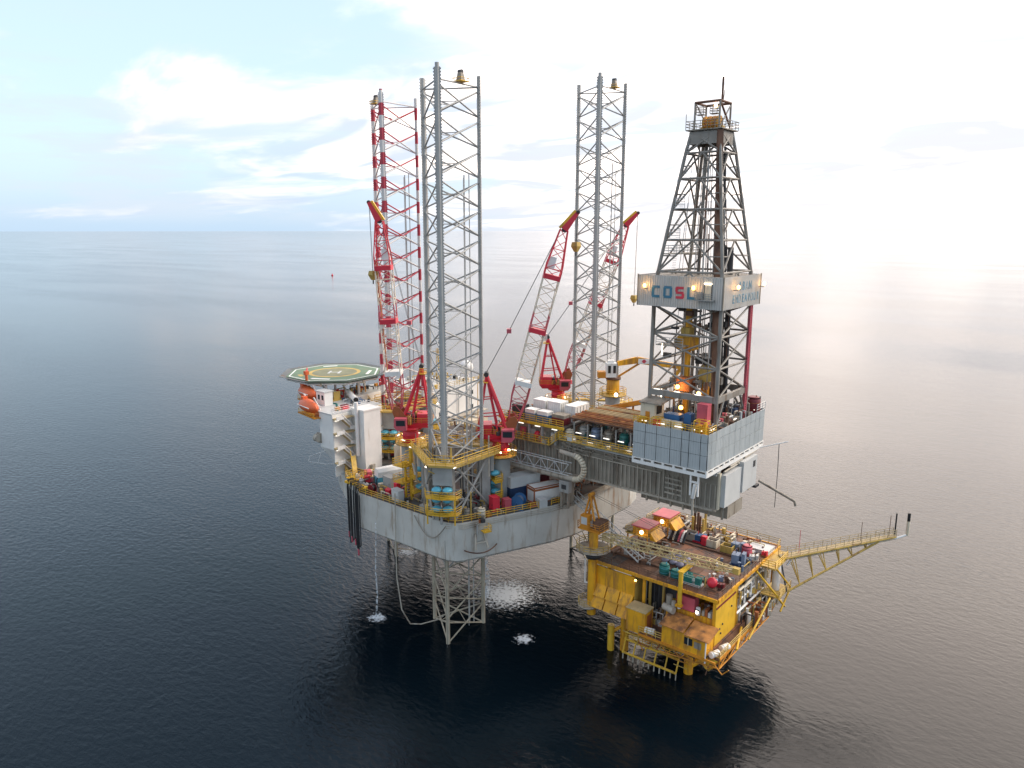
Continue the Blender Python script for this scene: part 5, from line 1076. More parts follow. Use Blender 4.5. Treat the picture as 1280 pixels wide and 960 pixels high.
# cellar deck framing and boat landing
bb(pl, 'cellar_deck', 33, 45.5, -9.4, 6, LZ - .2, LZ, 'rusty'); railing(pl, [(33, -9.4, LZ), (45.5, -9.4, LZ), (45.5, 3, LZ)], mat='orange', sp=1.3, r=.06)
for i in range(7): rod(pl, 'cellar_hanger', (33.2 + i * 2, -9.3, LZ - .2), (33.2 + i * 2, -11.0 if i % 2 else -9.3, MZ - .3), .13, 'brick')
for i in range(6): rod(pl, 'cellar_brace', (33.2 + i * 2, -9.35, LZ), (35.2 + i * 2, -11.4, MZ - .3), .1, 'orange', 6)
blg = thing('boat_landing', 'low yellow boat landing frame dipping in the water', 'boat landing', (37, -10, 0))
for z, y in ((3.2, -9.6), (1.2, -10.4)): rod(blg, 'landing_beam', (32.6, y, z), (42.4, y, z), .2, 'yellow')
for i in range(11): rod(blg, 'landing_post', (32.7 + i * .97, -10.45, -1.0), (32.7 + i * .97, -10.3, 1.3), .11, 'cantlight', 6)
for i in range(6): rod(blg, 'landing_post', (32.7 + i * 1.94, -9.6, 3.2), (32.7 + i * 1.94, -10.4, 1.2), .13, 'yellow', 6)
for x in (32.6, 42.4): rod(blg, 'landing_stay', (x, -9.6, 3.2), (x, -8.2, 5.0), .16, 'yellow')
railing(blg, [(32.6, -9.6, 3.2), (42.4, -9.6, 3.2)], mat='yellow', sp=1.6, r=.06)
# near wall with sloping flaps
bb(pl, 'wall_panel', 28.3, 35.6, PY0 - .05, PY0 + .1, 12.9, TZ - .75, 'gold'); bb(pl, 'wall_return', 35.5, 35.65, PY0 + .1, -9.8, MZ, TZ - .75, 'dulyellow'); bb(pl, 'inner_wall', 28.3, 35.6, PY0 + 1.6, PY0 + 1.7, MZ, 13.2, 'gold')
for j, (z1, z0, yo) in enumerate(((13.1, 11.3, -1.25), (11.5, 9.5, -1.55))):
    for i in range(3):
        x0 = 28.3 + i * 2.45; x1 = x0 + 2.25; yb = PY0 - .1 - j * .35
        m = MB(); m.add([(x0, yb, z1), (x1, yb, z1), (x1, yb + yo * .75, z0), (x0, yb + yo * .75, z0), (x0, yb + .12, z1), (x1, yb + .12, z1), (x1, yb + .12, z0 + .2), (x0, yb + .12, z0 + .2)], [(0, 3, 2, 1), (0, 1, 5, 4), (3, 7, 6, 2), (0, 4, 7, 3), (1, 2, 6, 5), (4, 5, 6, 7)]); m.build(pl, 'louvre_flap', 'gold')
bb(pl, 'bay_shade', 35.7, 41.8, -9.5, -9.4, MZ, TZ - .7, 'dark')  # dark sheet standing in for the shade inside the open bay
for i in range(5): rod(pl, 'bay_pipe', (36.4 + i * .8, -10.2, MZ), (36.4 + i * .8, -10.2, TZ - .4), random.uniform(.1, .26), random.choice(('grey', 'pale', 'dulyellow', 'dark')))
rod(pl, 'exhaust_stack', (41.6, -12.2, 12.8), (41.6, -12.2, 15.2), .5, 'cant', 12); rod(pl, 'exhaust_stack', (42.5, -12.5, 13), (42.5, -12.5, 14.6), .35, 'cantlight', 12); rod(pl, 'exhaust_bend', (41.0, -12.7, 13.4), (42.9, -13.2, 13.4), .55, 'cantlight', 12)
# corner building
cbn = bb(pl, 'corner_building', 41.0, 49.0, -12.0, -4.6, MZ, 13.4, 'gold'); bb(cbn, 'end_wall', 49.0, 49.12, -12.0, -4.6, MZ + .05, 15.9, 'yellow'); bb(cbn, 'red_strip', 49.13, 49.2, -12.0, -5.0, 15.2, 15.5, 'maroon')
for i in range(11): bb(cbn, 'wall_rib', 41.5 + i * .68, 41.6 + i * .68, -12.08, -12.0, 9.6, 13.4, 'orange')
for i, (y, z) in enumerate(((-10.5, 11.5), (-9.5, 11.9), (-10, 10.6), (-6.4, 13.6))): rod(cbn, 'vent', (49.12, y, z), (49.25, y, z), .16, 'dark')
bb(pl, 'red_cooler', 42.6, 45.6, -11.8, -10.4, 13.45, 15.6, 'pink'); rod(pl, 'white_bottle', (43.2, -12.1, 13.5), (43.2, -12.1, 15.1), .28, 'white'); rod(pl, 'white_bottle', (46.3, -12.0, 13.5), (46.3, -12.0, 14.6), .35, 'white')
for i in range(4): bb(pl, 'roof_unit', 46.8 + i * .5, 47.2 + i * .5, -11.8, -10.5, 13.45, 14.2 + .4 * (i % 2), ('cantlight', 'brick', 'pale', 'cant')[i])
# piping on the aft side
mt_ = ['white', 'cream', 'pale', 'white', 'cantlight']
for i in range(13):
    y = -3.9 + i * .95; x = 48.4 + random.uniform(-.8, .5)
    z0 = MZ + random.choice((0, 0, 2.5)); z1 = random.choice((12.5, 14, 16.2)); rr = random.choice((.14, .2, .28)); mt = random.choice(mt_)
    rod(pl, 'process_pipe', (x, y, z0), (x, y, z1), rr, mt); rod(pl, 'process_pipe', (x, y, z1), (x - random.uniform(1, 3), y + random.uniform(0, .8), z1), rr, mt)
for z, y0, y1, r in ((11.2, -4, 7, .2), (13.2, -3, 5, .16), (14.9, -4, 9, .22), (9.9, -2, 8, .26)): rod(pl, 'process_pipe', (49.0, y0, z), (49.0, y1, z), r, random.choice(mt_))
for y in (-2.2, 1.4, 4.8): rod(pl, 'vessel', (46.8, y, MZ), (46.8, y, 13.6), .75, random.choice(('cream', 'pale', 'cantlight')), 14)
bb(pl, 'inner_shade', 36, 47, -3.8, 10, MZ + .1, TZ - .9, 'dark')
rod(pl, 'flare_drum', (51.0, 7.2, 11.6), (51.0, 7.2, 16.6), .65, 'white', 14); bb(pl, 'drum_deck', PX1 + .1, 52.6, 4.5, 9.8, 11.3, 11.5, 'dulyellow'); railing(pl, [(PX1 + .2, 4.5, 11.5), (52.6, 4.5, 11.5), (52.6, 9.8, 11.5)], mat='dulyellow', r=.06)
bb(pl, 'boom_root_deck', PX1 + .2, 52.0, 3.5, 11.2, TZ - .5, TZ - .2, 'dulyellow'); railing(pl, [(PX1 + .3, 3.5, TZ - .2), (52, 3.5, TZ - .2), (52, 9, TZ - .2)], mat='yellow', r=.06, sp=1.3)
for a, b in (((49.6, 1.8, 16.4), (52.4, 4.6, 11.6)), ((51.8, 4.6, 16.4), (52.6, 9.6, 11.6)), ((52.6, 4.6, 11.3), (52.2, 8.8, 8.2)), ((52.6, 9.8, 11.3), (52.4, 6.2, 8.4)), ((50, -4, MZ), (52.0, -10.5, MZ)), ((52.0, 2, 12.4), (52.0, -6, 8.8))): rod(pl, 'diagonal_brace', a, b, .17, 'yellow')
for i in range(6): rod(pl, 'walkway_knee', (PX1, -13 + i * 3.6, 6.2), (PX1 + 1.6, -13 + i * 3.6, MZ - .5), .12, 'orange', 6)
railing(pl, [(38.4, PY0 - 3.3, MZ), (PX1 + 1.7, PY0 - 3.3 + 1.2, MZ - .2), (PX1 + 1.7, 9, MZ - .2)], mat='dulyellow', r=.06, sp=1.4)
railing(pl, [(PX0, PY0 - .15, TZ + .08), (PX1 + .1, PY0 - .15, TZ + .08), (PX1 + .15, 3, TZ + .08)], mat='rusty', r=.05, sp=1.6); railing(pl, [(PX1 + .15, 11, TZ + .08), (PX1, PY1 + .15, TZ + .08), (PX0, PY1 + .15, TZ + .08)], mat='dulyellow', r=.05, sp=1.9)
rod(pl, 'drain_pipe', (26.6, -13.0, 12.8), (26.6, -13.0, 17), .14, 'white'); rod(pl, 'drain_pipe', (26.6, -13.0, 12.8), (28.0, -12.6, 12.8), .14, 'white')
floodlight(pl, (35.9, PY0 - .3, 16.0), (.2, -1, -.4), 'lamp', .2); floodlight(pl, (46.4, -12.6, 14.2), (0, -1, -.4), 'bright', .25)
# corner bracket pan at the left
bp_ = rod(pl, 'corner_pan', (27.4, -13.2, 9.0), (27.4, -13.2, 9.25), 1.7, 'cantlight', 14); railing(bp_, [(27.4 + 1.65 * math.cos(i * .7), -13.2 + 1.65 * math.sin(i * .7), 9.25) for i in range(9)], mat='dulyellow', r=.05)
rod(pl, 'corner_leg', (27.9, -12.9, 7.6), (27.9, -12.9, TZ), .75, 'gold', 14)

ybx = thing('equipment_box', 'yellow box room with brown lid on the platform side walkway', 'box room', (37.6, -13.6, MZ))
bb(ybx, 'wall', 35.9, 39.2, -15.2, -12.7, MZ - .5, 12.4, 'gold'); bb(ybx, 'lid', 35.8, 39.3, -15.3, -12.6, 12.4, 12.55, 'tan'); bb(ybx, 'side_door', 39.2, 39.25, -14.6, -13.2, MZ, 11.8, 'brick')
cbx = thing('control_cabin', 'yellow cabin with brown sheet roof and small window on the platform corner', 'cabin', (45.6, -14, MZ))
bb(cbx, 'wall', 42.3, 49.3, -15.6, -12.75, MZ - .4, 12.0, 'gold')
for i in range(2):
    x0 = 42.0 + i * 4.05; x1 = x0 + 3.95; dz = -.25 * i
    m = MB(); m.add([(x0, -16.0, 12.1 + dz), (x1, -16.0, 12.1 + dz), (x1, -12.5, 12.9 + dz), (x0, -12.5, 12.9 + dz), (x0, -16.0, 12.2 + dz), (x1, -16.0, 12.2 + dz), (x1, -12.5, 13.0 + dz), (x0, -12.5, 13.0 + dz)], [(3, 2, 1, 0), (4, 5, 6, 7), (0, 1, 5, 4), (1, 2, 6, 5), (2, 3, 7, 6), (3, 0, 4, 7)]); m.build(cbx, 'roof_sheet', 'pipe')
w = bb(cbx, 'window', 46.0, 47.3, -15.66, -15.58, 10.3, 11.4, 'glass'); bb(w, 'mullion', 46.6, 46.7, -15.7, -15.6, 10.25, 11.45, 'cream'); bb(cbx, 'window', 47.6, 48.7, -15.66, -15.58, 10.2, 11.2, 'cant')
rod(cbx, 'corner_pipe', (49.4, -15.6, MZ - .8), (49.4, -15.6, 11.9), .1, 'white')
def raft(c, rz, label):
    t = thing('life_raft', label, 'life raft', c, 'white life raft canisters'); f = Vector((math.cos(rz), math.sin(rz), 0)); c = Vector(c) + Vector((0, 0, .6))
    rod(t, 'canister', c - f * .75, c + f * .75, .48, 'white', 14)
    for k in (-.4, .4): rod(t, 'strap', c + f * k - f * .04, c + f * k + f * .04, .5, 'pale', 14)
    for k in (-.5, .5): box(t, 'cradle', c + f * k - Vector((0, 0, .42)), (.12, .8, .36), 'orange', rz)
raft((40.0, -15.0, MZ), R(10), 'white life raft canister right of the yellow box room'); raft((50.2, -14.2, MZ - .25), R(70), 'left white life raft canister at the platform corner rail'); raft((50.6, -11.6, MZ - .25), R(70), 'right white life raft canister at the platform corner rail')

# gear on the platform's top deck
t17 = TZ + .06
for i, (x, y) in enumerate(((31.0, -2.0), (31.4, 4.4))):
    t = thing('roofed_module', ('near', 'far')[i] + ' yellow module with red roof on stilts on the platform', 'module', (x, y, TZ), 'red roofed modules')
    for sx in (-1.9, 1.9):
        for sy in (-1.9, 1.9): rod(t, 'stilt', (x + sx, y + sy, TZ), (x + sx, y + sy, 19.4), .14, 'orange')
    bb(t, 'floor', x - 2.2, x + 2.2, y - 2.2, y + 2.2, 19.3, 19.5, 'dulyellow'); bb(t, 'wall', x - 1.0, x + 1.9, y - 1.8, y + 1.8, 19.5, 20.8, 'gold'); bb(t, 'roof', x - 1.2, x + 2.2, y - 2.0, y + 2.0, 20.8, 21.0, 'pink')
    m = MB(); m.add([(x + 2.25, y - 1.7, 20.2), (x + 2.25, y + 1.7, 20.2), (x + 3.4, y + 1.7, 18.9), (x + 3.4, y - 1.7, 18.9), (x + 2.2, y - 1.7, 18.9), (x + 2.2, y + 1.7, 18.9)], [(0, 3, 2, 1), (0, 1, 5, 4), (3, 4, 5, 2), (0, 4, 3), (1, 2, 5)]); m.build(t, 'front_apron', 'gold')
    bb(t, 'tray', x - 2.8, x - 1.0, y - 2.2, y + 2.0, 19.8, 20.0, 'cant'); railing(t, rect(x - 2.2, x + 2.2, y - 2.2, y + 2.2, 19.5), mat='dulyellow', closed=True); floodlight(t, (x + .9, y - 2.2, 20.2), (.2, -1, -.2), 'warm', .34)
for i, (x, y, r, h_) in enumerate(((39.3, -9.8, .8, 1.6), (41.2, -9.8, .75, 1.2))): tank(x, y, t17, r, h_, 'green', ('taller', 'lower')[i] + ' teal upright tank near the platform front rail', 0, True, band='teal')
skid(44.0, -10.0, t17, 3.6, 1.4, 1.3, 'green', 'long teal pump skid right of the teal tanks', 0, 'pale', cage='green'); tank(42.6, -8.8, t17, .45, 1.6, 'green', 'teal pipe lying behind the teal pump skid', R(5))
t = thing('red_float', 'round red float in a rack at the platform front corner', 'float', (47.2, -9.6, t17)); ball(t, 'ball', (47.2, -9.6, t17 + 1.0), .8, 'red'); bb(t, 'rack', 46.3, 48.1, -10.3, -8.9, t17, t17 + .25, 'rusty'); bb(t, 'rack_post', 46.3, 46.45, -10.3, -10.15, t17 + .25, t17 + 1.6, 'dulyellow')
skid(48.3, -8.8, t17, 1.2, 1.0, .9, 'maroon', 'small maroon box beside the round red float', 0, 'rusty')
for i in range(11):
    x = 37.3 + (i % 4) * 1.35 + random.uniform(-.2, .2); y = -5.9 + (i // 4) * 1.25 + random.uniform(-.2, .2)
    t = thing('cargo_sack', 'plump lilac grey cargo sack in the cluster on the platform deck', 'sack', (x, y, t17), 'lilac cargo sacks on the platform deck')
    ball(t, 'sack_body', (x, y, t17 + .42), .66, 'lilac', (1, 1, .7), 10); rod(t, 'tie', (x, y, t17 + .8), (x, y, t17 + 1.0), .1, 'lilac')
cols = [('rusty', 33.6, 6.2, 'rusty basket'), ('cantlight', 36.4, 5.4, 'buff open crate'), ('cream', 40.6, 4.9, 'cream open crate'), ('dulyellow', 43.6, 4.2, 'yellowish open crate')]
for i, (mm, x, y, nm) in enumerate(cols):
    t = thing('open_crate', nm + ' in the row along the back of the platform deck', 'crate', (x, y, t17), 'open crates'); hh_ = 1.3
    bb(t, 'floor', x - 1, x + 1, y - .8, y + .8, t17, t17 + .1, mm)
    for x0, x1, y0, y1 in ((x - 1, x + 1, y - .8, y - .7), (x - 1, x + 1, y + .7, y + .8), (x - 1, x - .9, y - .7, y + .7), (x + .9, x + 1, y - .7, y + .7)): bb(t, 'side', x0, x1, y0, y1, t17 + .1, t17 + hh_, mm)
    bb(t, 'contents', x - .7, x + .6, y - .5, y + .5, t17 + .1, t17 + .9, random.choice(('dark', 'pale', 'rusty', 'bluegrey')))
for i in range(7):
    x = 33.4 + i * .5
    t = thing('hose_coil', ('white', 'black', 'cream', 'black', 'pink', 'white', 'black')[i] + ' hose arch ' + ('leftmost', 'second', 'third', 'fourth', 'fifth', 'sixth', 'rightmost')[i] + ' in the row by the red roofed modules', 'hose', (x, 3.4, t17)); m = MB()
    m.path([(x, 2.4 + .5 * j, t17 + .2 + 1.5 * math.sin(math.pi * j / 6)) for j in range(7)], .2); m.build(t, 'hose', ('white', 'rubber', 'cream', 'rubber', 'pink', 'white', 'rubber')[i]); bb(t, 'foot', x - .2, x + .2, 2.2, 2.6, t17, t17 + .2, 'rusty')
skid(38.2, 5.2, t17, 2.2, 1.6, 1.6, 'blue', 'blue and red pump cluster among the back crates', 0, 'red'); cabinet(39.4, 4.2, t17, .8, .7, 1.7, 'red', 'red locker beside the blue pump cluster', 0)
skid(46.8, 1.2, t17, 2.4, 2.2, 2.2, 'bluegrey', 'slate blue compressor at the tip of the platform crane boom', R(10), 'navy'); skid(44.9, 5.4, t17, 2.4, 1.6, 2.0, 'bluegrey', 'grey blue unit behind the boom tip', 0, 'pale'); tank(46.6, 5.0, t17, .85, 1.7, 'pink', 'crimson drum near the flare boom root', 0, True, band='maroon')
container(47.6, 8.6, t17, 3.6, 3.0, .7, 'pale', 'flat white pad crate at the back right of the platform deck', 0, name='pad_crate'); skid(48.2, 4.0, t17, 1.6, 1.4, .9, 'pale', 'pale grey bundle beside the crimson drum', R(20), 'cantlight'); skid(49.0, 6.6, t17, 1.0, .8, .9, 'red', 'small red valve at the flare boom root', 0, 'brick')
for i in range(6): rod(pl, 'well_conductor', (35.6 + (i % 3) * 1.0, 7.4 + (i // 3) * .8, TZ), (35.6 + (i % 3) * 1.0, 7.4 + (i // 3) * .8, 20.4 + (i % 2)), .24, random.choice(('dulyellow', 'rusty', 'cantlight')))
# platform crane
pc = thing('platform_crane', 'orange platform crane with its lattice boom laid flat to the right', 'crane', (27.9, -12.9, TZ))
cx_, cy_ = 27.9, -12.7
rod(pc, 'pedestal', (cx_, cy_, TZ), (cx_, cy_, 22.2), .75, 'gold', 14); rod(pc, 'pedestal_collar', (cx_, cy_, 17.6), (cx_, cy_, 18.3), 1.25, 'dark', 14)
rg = rod(pc, 'round_platform', (cx_, cy_, 19.0), (cx_, cy_, 19.2), 2.85, 'cantlight', 24); railing(rg, [(cx_ + 2.8 * math.cos(i * math.pi / 8), cy_ + 2.8 * math.sin(i * math.pi / 8), 19.2) for i in range(16)], mat='dulyellow', closed=True, r=.06)
rod(pc, 'turntable', (cx_, cy_, 22.2), (cx_, cy_, 22.5), 1.1, 'orange', 14); bb(pc, 'machine_floor', cx_ - 2.2, cx_ + 2.0, cy_ - 1.5, cy_ + 1.4, 22.5, 22.7, 'orange')
cb = bb(pc, 'cab', cx_ - 1.7, cx_ - .2, cy_ - 1.5, cy_ - .3, 22.7, 25.0, 'orange'); bb(cb, 'cab_window', cx_ - 1.5, cx_ - .4, cy_ - 1.56, cy_ - 1.48, 23.5, 24.7, 'pale')
bb(pc, 'engine_house', cx_ + .3, cx_ + 2.0, cy_ - .9, cy_ + 1.2, 22.7, 24.2, 'rusty'); rod(pc, 'winch_drum', (cx_ - .1, cy_ - .8, 23.5), (cx_ - .1, cy_ + 1.0, 23.5), .5, 'grey', 12); railing(pc, rect(cx_ - 2.2, cx_ + 2.0, cy_ - 1.5, cy_ + 1.4, 22.7), mat='orange', closed=True)
for y in (-.8, .8):
    rod(pc, 'gantry_leg', (cx_ - 1.9, cy_ + y, 22.7), (cx_ - .6, cy_ + y * .5, 28.2), .17, 'orange'); rod(pc, 'gantry_leg', (cx_ + .9, cy_ + y, 22.7), (cx_ - .6, cy_ + y * .5, 28.2), .17, 'orange')
rod(pc, 'gantry_tie', (cx_ - 1.2, cy_ - .7, 25.4), (cx_ - 1.2, cy_ + .7, 25.4), .1, 'orange'); rod(pc, 'gantry_sheave', (cx_ - .6, cy_ - .6, 28.2), (cx_ - .6, cy_ + .6, 28.2), .35, 'orange', 12)
truss_boom(pc, (cx_ + 1.6, cy_ + .2, 21.6), (50.2, -8.6, 20.6), .7, 1.15, (0, 0, 1), [(1.01, 'palegold')], 22, .11, .07)
m = MB(); m.box((50.4, -8.6, 20.6), (1.0, .8, .9)); m.build(pc, 'boom_head', 'dulyellow')
for y in (-.3, .3): rod(pc, 'pendant_wire', (cx_ - .6, cy_ + y, 28.4), (49.6, -8.7 + y, 21.2), .03, 'wire', 4)
br_ = thing('boom_rest', 'yellow boom rest post standing at the platform front rail', 'post', (43.6, -12.4, 14)); rod(br_, 'post', (43.6, -12.75, 14.6), (43.6, -12.75, 19.9), .34, 'yellow', 12); m = MB(); m.bb(43.2, 44.0, -13.0, -9.2, 19.7, 19.95); m.build(br_, 'saddle', 'yellow'); bb(br_, 'foot', 43.1, 44.1, -13.3, -12.6, 14.3, 14.6, 'gold')
# gangway from the rig to the platform
gw = thing('gangway', 'grey aluminium gangway ladder leaning from the hull onto the platform', 'gangway', (27, -7, 20))
g0, g1 = Vector((18.6, -5.2, 23.6)), Vector((34.4, -8.4, 17.25)); gs = (g1 - g0).cross(Vector((0, 0, 1))).normalized()
for s in (-.75, .75):
    rod(gw, 'stringer', g0 + gs * s, g1 + gs * s, .13, 'pale'); rod(gw, 'hand_rail', g0 + gs * s + Vector((0, 0, 1.0)), g1 + gs * s + Vector((0, 0, 1.0)), .08, 'pale')
    for i in range(13): p = g0.lerp(g1, i / 12) + gs * s; rod(gw, 'rail_post', p, p + Vector((0, 0, 1.0)), .06, 'pale', 5)
for i in range(24): p = g0.lerp(g1, (i + .5) / 24); rod(gw, 'tread', p - gs * .75, p + gs * .75, .08, 'grey', 5)
# flare boom
fb = thing('flare_boom', 'long yellow lattice flare boom reaching out right over the sea', 'flare boom', (51, 9, TZ))
r0, r1 = Vector((51.0, 8.4, TZ - .2)), Vector((65.0, 21.8, 20.0)); fd = (r1 - r0); fs_ = fd.cross(Vector((0, 0, 1))).normalized(); l0 = Vector((52.8, 7.4, 11.6))
for s in (-.8, .8): rod(fb, 'top_chord', r0 + fs_ * s, r1 + fs_ * s * .6, .15, 'dulyellow')
m = MB(); m.loft([[r0 + fs_ * a + Vector((0, 0, b)) for a, b in ((-.75, .1), (.75, .1), (.75, .2), (-.75, .2))], [r1 + fs_ * a * .6 + Vector((0, 0, b)) for a, b in ((-.75, .1), (.75, .1), (.75, .2), (-.75, .2))]]); m.build(fb, 'walkway', 'tan')
for s in (-.8, .8): railing(fb, [r0 + fs_ * s + Vector((0, 0, .2)), r1 + fs_ * s * .6 + Vector((0, 0, .2))], mat='tan', r=.05, sp=1.5, h=1.1)
le = r0.lerp(r1, .86) - Vector((0, 0, .5)); rod(fb, 'bottom_chord', l0, le, .19, 'dulyellow'); rod(fb, 'root_strut', l0, r0, .14, 'dark')
for i in range(1, 7):
    a = l0.lerp(le, i / 7); b = r0.lerp(r1, .86 * (i - .5) / 7 + .02); c_ = r0.lerp(r1, .86 * i / 7)
    for s in (-.7, .7): rod(fb, 'web_brace', a, (b if i % 2 else c_) + fs_ * s, .085, 'dulyellow', 6)
    rod(fb, 'web_post', a, c_, .085, 'dulyellow', 6)
rod(fb, 'flare_pipe', r0 + Vector((1, .5, -1.3)), r0.lerp(r1, .1) - Vector((0, 0, .7)), .17, 'white'); rod(fb, 'flare_pipe', r0.lerp(r1, .1) - Vector((0, 0, .7)), r1 - Vector((0, 0, .5)), .15, 'cream'); rod(fb, 'flare_pipe', r1 - Vector((0, 0, .5)), r1 + fd.normalized() * 2.2 + Vector((0, 0, -.2)), .17, 'white'); e = r1 + fd.normalized() * 2.2; rod(fb, 'flare_tip', e - Vector((0, 0, .3)), e + Vector((0, 0, 2.2)), .26, 'cream'); rod(fb, 'flare_nozzle', e + Vector((0, 0, 2.2)), e + Vector((0, 0, 3.6)), .24, 'black'); rod(fb, 'pilot_pipe', r1, r1 + Vector((0, 0, 4.0)), .12, 'black')
for k, h_, mt in ((.16, 4.2, 'pink'), (.7, 3.6, 'rusty'), (.95, 3.8, 'rusty')): p = r0.lerp(r1, k); rod(fb, 'whip_antenna', p, p + Vector((0, 0, h_)), .05, mt, 5)
# distant buoy
t = thing('buoy', 'tiny red buoy floating far out on the open water', 'buoy', (0, 0, 0))
bu = Vector((-440.0, 307.0, 0))
m = MB(); m.loft([[(bu.x + r * math.cos(a * math.pi / 4), bu.y + r * math.sin(a * math.pi / 4), z) for a in range(8)] for r, z in ((1.2, -.4), (1.8, .5), (1.3, 1.5), (.5, 1.8), (.4, 3.4))]); m.build(t, 'float', 'red'); t.location = (bu.x, bu.y, 0); 

# ------------------------------------------------------------------ uncountable small pipework and gear
def clutter(par, x0, x1, y0, y1, z, n, mats, hmax=1.3, name='small_gear', pipes=.45, seed=1):
    rnd = random.Random(seed); ms_ = [MB() for _ in mats]
    for i in range(n):
        m = rnd.choice(ms_); x = rnd.uniform(x0, x1); y = rnd.uniform(y0, y1); t = rnd.random()
        if t < pipes:
            r = rnd.uniform(.05, .15); L_ = rnd.uniform(.8, 3.2); zz = z + rnd.uniform(.15, hmax); dx = rnd.random() < .5
            e = (min(x1, x + L_), y, zz) if dx else (x, min(y1, y + L_), zz)
            if (Vector(e) - Vector((x, y, zz))).length < .3: continue
            m.rod((x, y, zz), e, r, 6); m.rod((x, y, z), (x, y, zz), r, 6); m.rod(e, (e[0], e[1], z), r, 6)
        elif t < .7: m.rod((x, y, z), (x, y, z + rnd.uniform(.4, hmax)), rnd.uniform(.1, .4), 8)
        elif t < .76:
            h_ = rnd.uniform(.5, hmax); m.rod((x, y, z), (x, y, z + h_), .05, 5); m.rod((x, y, z + h_), (x, y, z + h_ + .08), .3, 9)
        else: m.box((x, y, z + .3), (rnd.uniform(.3, 1.1), rnd.uniform(.3, .9), .6 + rnd.uniform(0, .3)), rnd.uniform(0, 3))
    for m, mt in zip(ms_, mats):
        if m.v: m.build(par, name, mt, 'stuff')
jh = [o for o in bpy.data.objects if o.name.startswith('jack_house') and not o.parent]
for k, (o, c) in enumerate(zip(sorted(jh, key=lambda o: o.name), (LEGF, LEGB, LEGL))):
    rnd = random.Random(40 + k); mbs = {'cant': MB(), 'dark': MB(), 'legrey': MB(), 'dulyellow': MB(), 'cantlight': MB()}
    for i in range(60):
        a = rnd.uniform(0, 6.28); r = rnd.uniform(1.0, 7.2); x = c[0] + r * math.cos(a); y = c[1] + r * math.sin(a); z0 = rnd.choice((23.0, 23.0, 26, 29)); mt = rnd.choice(list(mbs))
        if rnd.random() < .6: mbs[mt].rod((x, y, z0), (x, y, z0 + rnd.uniform(1.5, 9)), rnd.uniform(.06, .18), 6)
        else: mbs[mt].rod((x, y, z0 + 1), (x + rnd.uniform(-3, 3), y + rnd.uniform(-3, 3), z0 + rnd.uniform(1, 3)), rnd.uniform(.06, .15), 6)
    for mt, m in mbs.items(): m.build(o, 'jack_piping', mt, 'stuff')
clutter(hull, -22, 9, -26.2, -16.5, ZD, 120, ('cant', 'dark', 'pink', 'grey', 'dulyellow', 'cream'), 1.3, seed=3)
clutter(hull, 9, 13, -24, -12, ZD, 26, ('cant', 'brick', 'grey', 'dark'), 1.1, seed=4); clutter(hull, 13, 17.6, -9, 8, ZD, 40, ('cant', 'dark', 'brick', 'grey'), 1.2, seed=5); clutter(hull, -20, -2, -16, -8, ZD, 60, ('cant', 'dark', 'maroon', 'grey', 'blue'), 1.8, seed=6)
clutter(hull, -19, -2, -7, 6, 28.2, 70, ('cant', 'tan', 'pale', 'dulyellow', 'rusty'), 1.4, seed=8)
clutter(q, -25.8, -21.8, 4.4, 16.6, 27.4, 30, ('tan', 'rusty', 'cantlight', 'pale'), 1.0, seed=9); clutter(q, -41, -28, 4, 20, 34.85, 60, ('cantlight', 'dulyellow', 'pale', 'dark'), 1.5, seed=10); clutter(q, -42, -37, -16, 3, 34.85, 60, ('dulyellow', 'red', 'dark', 'pale', 'orange'), 1.6, seed=11); clutter(q, -36, -29, -17, -11, 34.85, 14, ('dark', 'pale', 'blue'), .7, seed=12)
clutter(cv, 18, 34, -6.4, 5.5, 34.95, 110, ('dark', 'cant', 'grey', 'green', 'bluegrey', 'rusty'), 1.8, seed=13); clutter(cv, 4.5, 15, -8.5, -7.3, 33.5, 26, ('grey', 'pink', 'cant', 'dulyellow'), 1.5, seed=14); clutter(cv, 17.6, 34, -8.6, -7.7, 34.95, 30, ('cant', 'dulyellow', 'pale'), .8, seed=15); clutter(cv, 5, 18.4, -8.0, 5.5, 36.9, 34, ('cant', 'grey', 'dark', 'brick'), 1.3, seed=16)
rnd = random.Random(77); m = MB()
for i in range(16):
    x = rnd.uniform(17.4, 21); z = rnd.uniform(32.8, 34.2); m.rod((x, CY0 - .7, z), (x + rnd.uniform(.5, 2), CY0 - .7, z + rnd.uniform(-.3, .3)), .12, 6); m.rod((x, CY0 - .7, z), (x, CY0 - .7, z - rnd.uniform(.3, 1.2)), .14, 6)
for z in (33.2, 33.7): m.rod((18, CY0 - .65, z + .3), (34, CY0 - .65, z), .09, 6)
m.build(cv, 'side_piping', 'cant', 'stuff')
clutter(df, 34.8, 46, -11.8, -8, 41.1, 46, ('dark', 'cant', 'yellow', 'bluegrey', 'pale'), 1.5, seed=17); clutter(df, 35, 46, -7, 8, 41.1, 130, ('dark', 'cant', 'steel', 'rusty', 'grey'), 2.6, seed=18); clutter(df, 44.8, 46.2, -9, 6, 41.1, 36, ('cant', 'pink', 'rusty', 'pale', 'dark'), 1.7, seed=19)
rnd = random.Random(5); mbs = {'steel': MB(), 'dark': MB(), 'rusty': MB(), 'pale': MB()}
for i in range(46):
    x = rnd.uniform(36, 44); y = rnd.uniform(-6.4, 1.6); z0 = rnd.choice((41, 41, 46, 50, 64, 68)); z1 = min(82, z0 + rnd.uniform(4, 20)); k = 1 - max(0, (z1 - 62)) / 45; k0 = 1 - max(0, (z0 - 62)) / 45
    mbs[rnd.choice(list(mbs))].rod((DCX + (x - DCX) * k0, DCY + (y - DCY) * k0, z0), (DCX + (x - DCX) * k, DCY + (y - DCY) * k, z1), rnd.choice((.05, .07, .12)), 6)
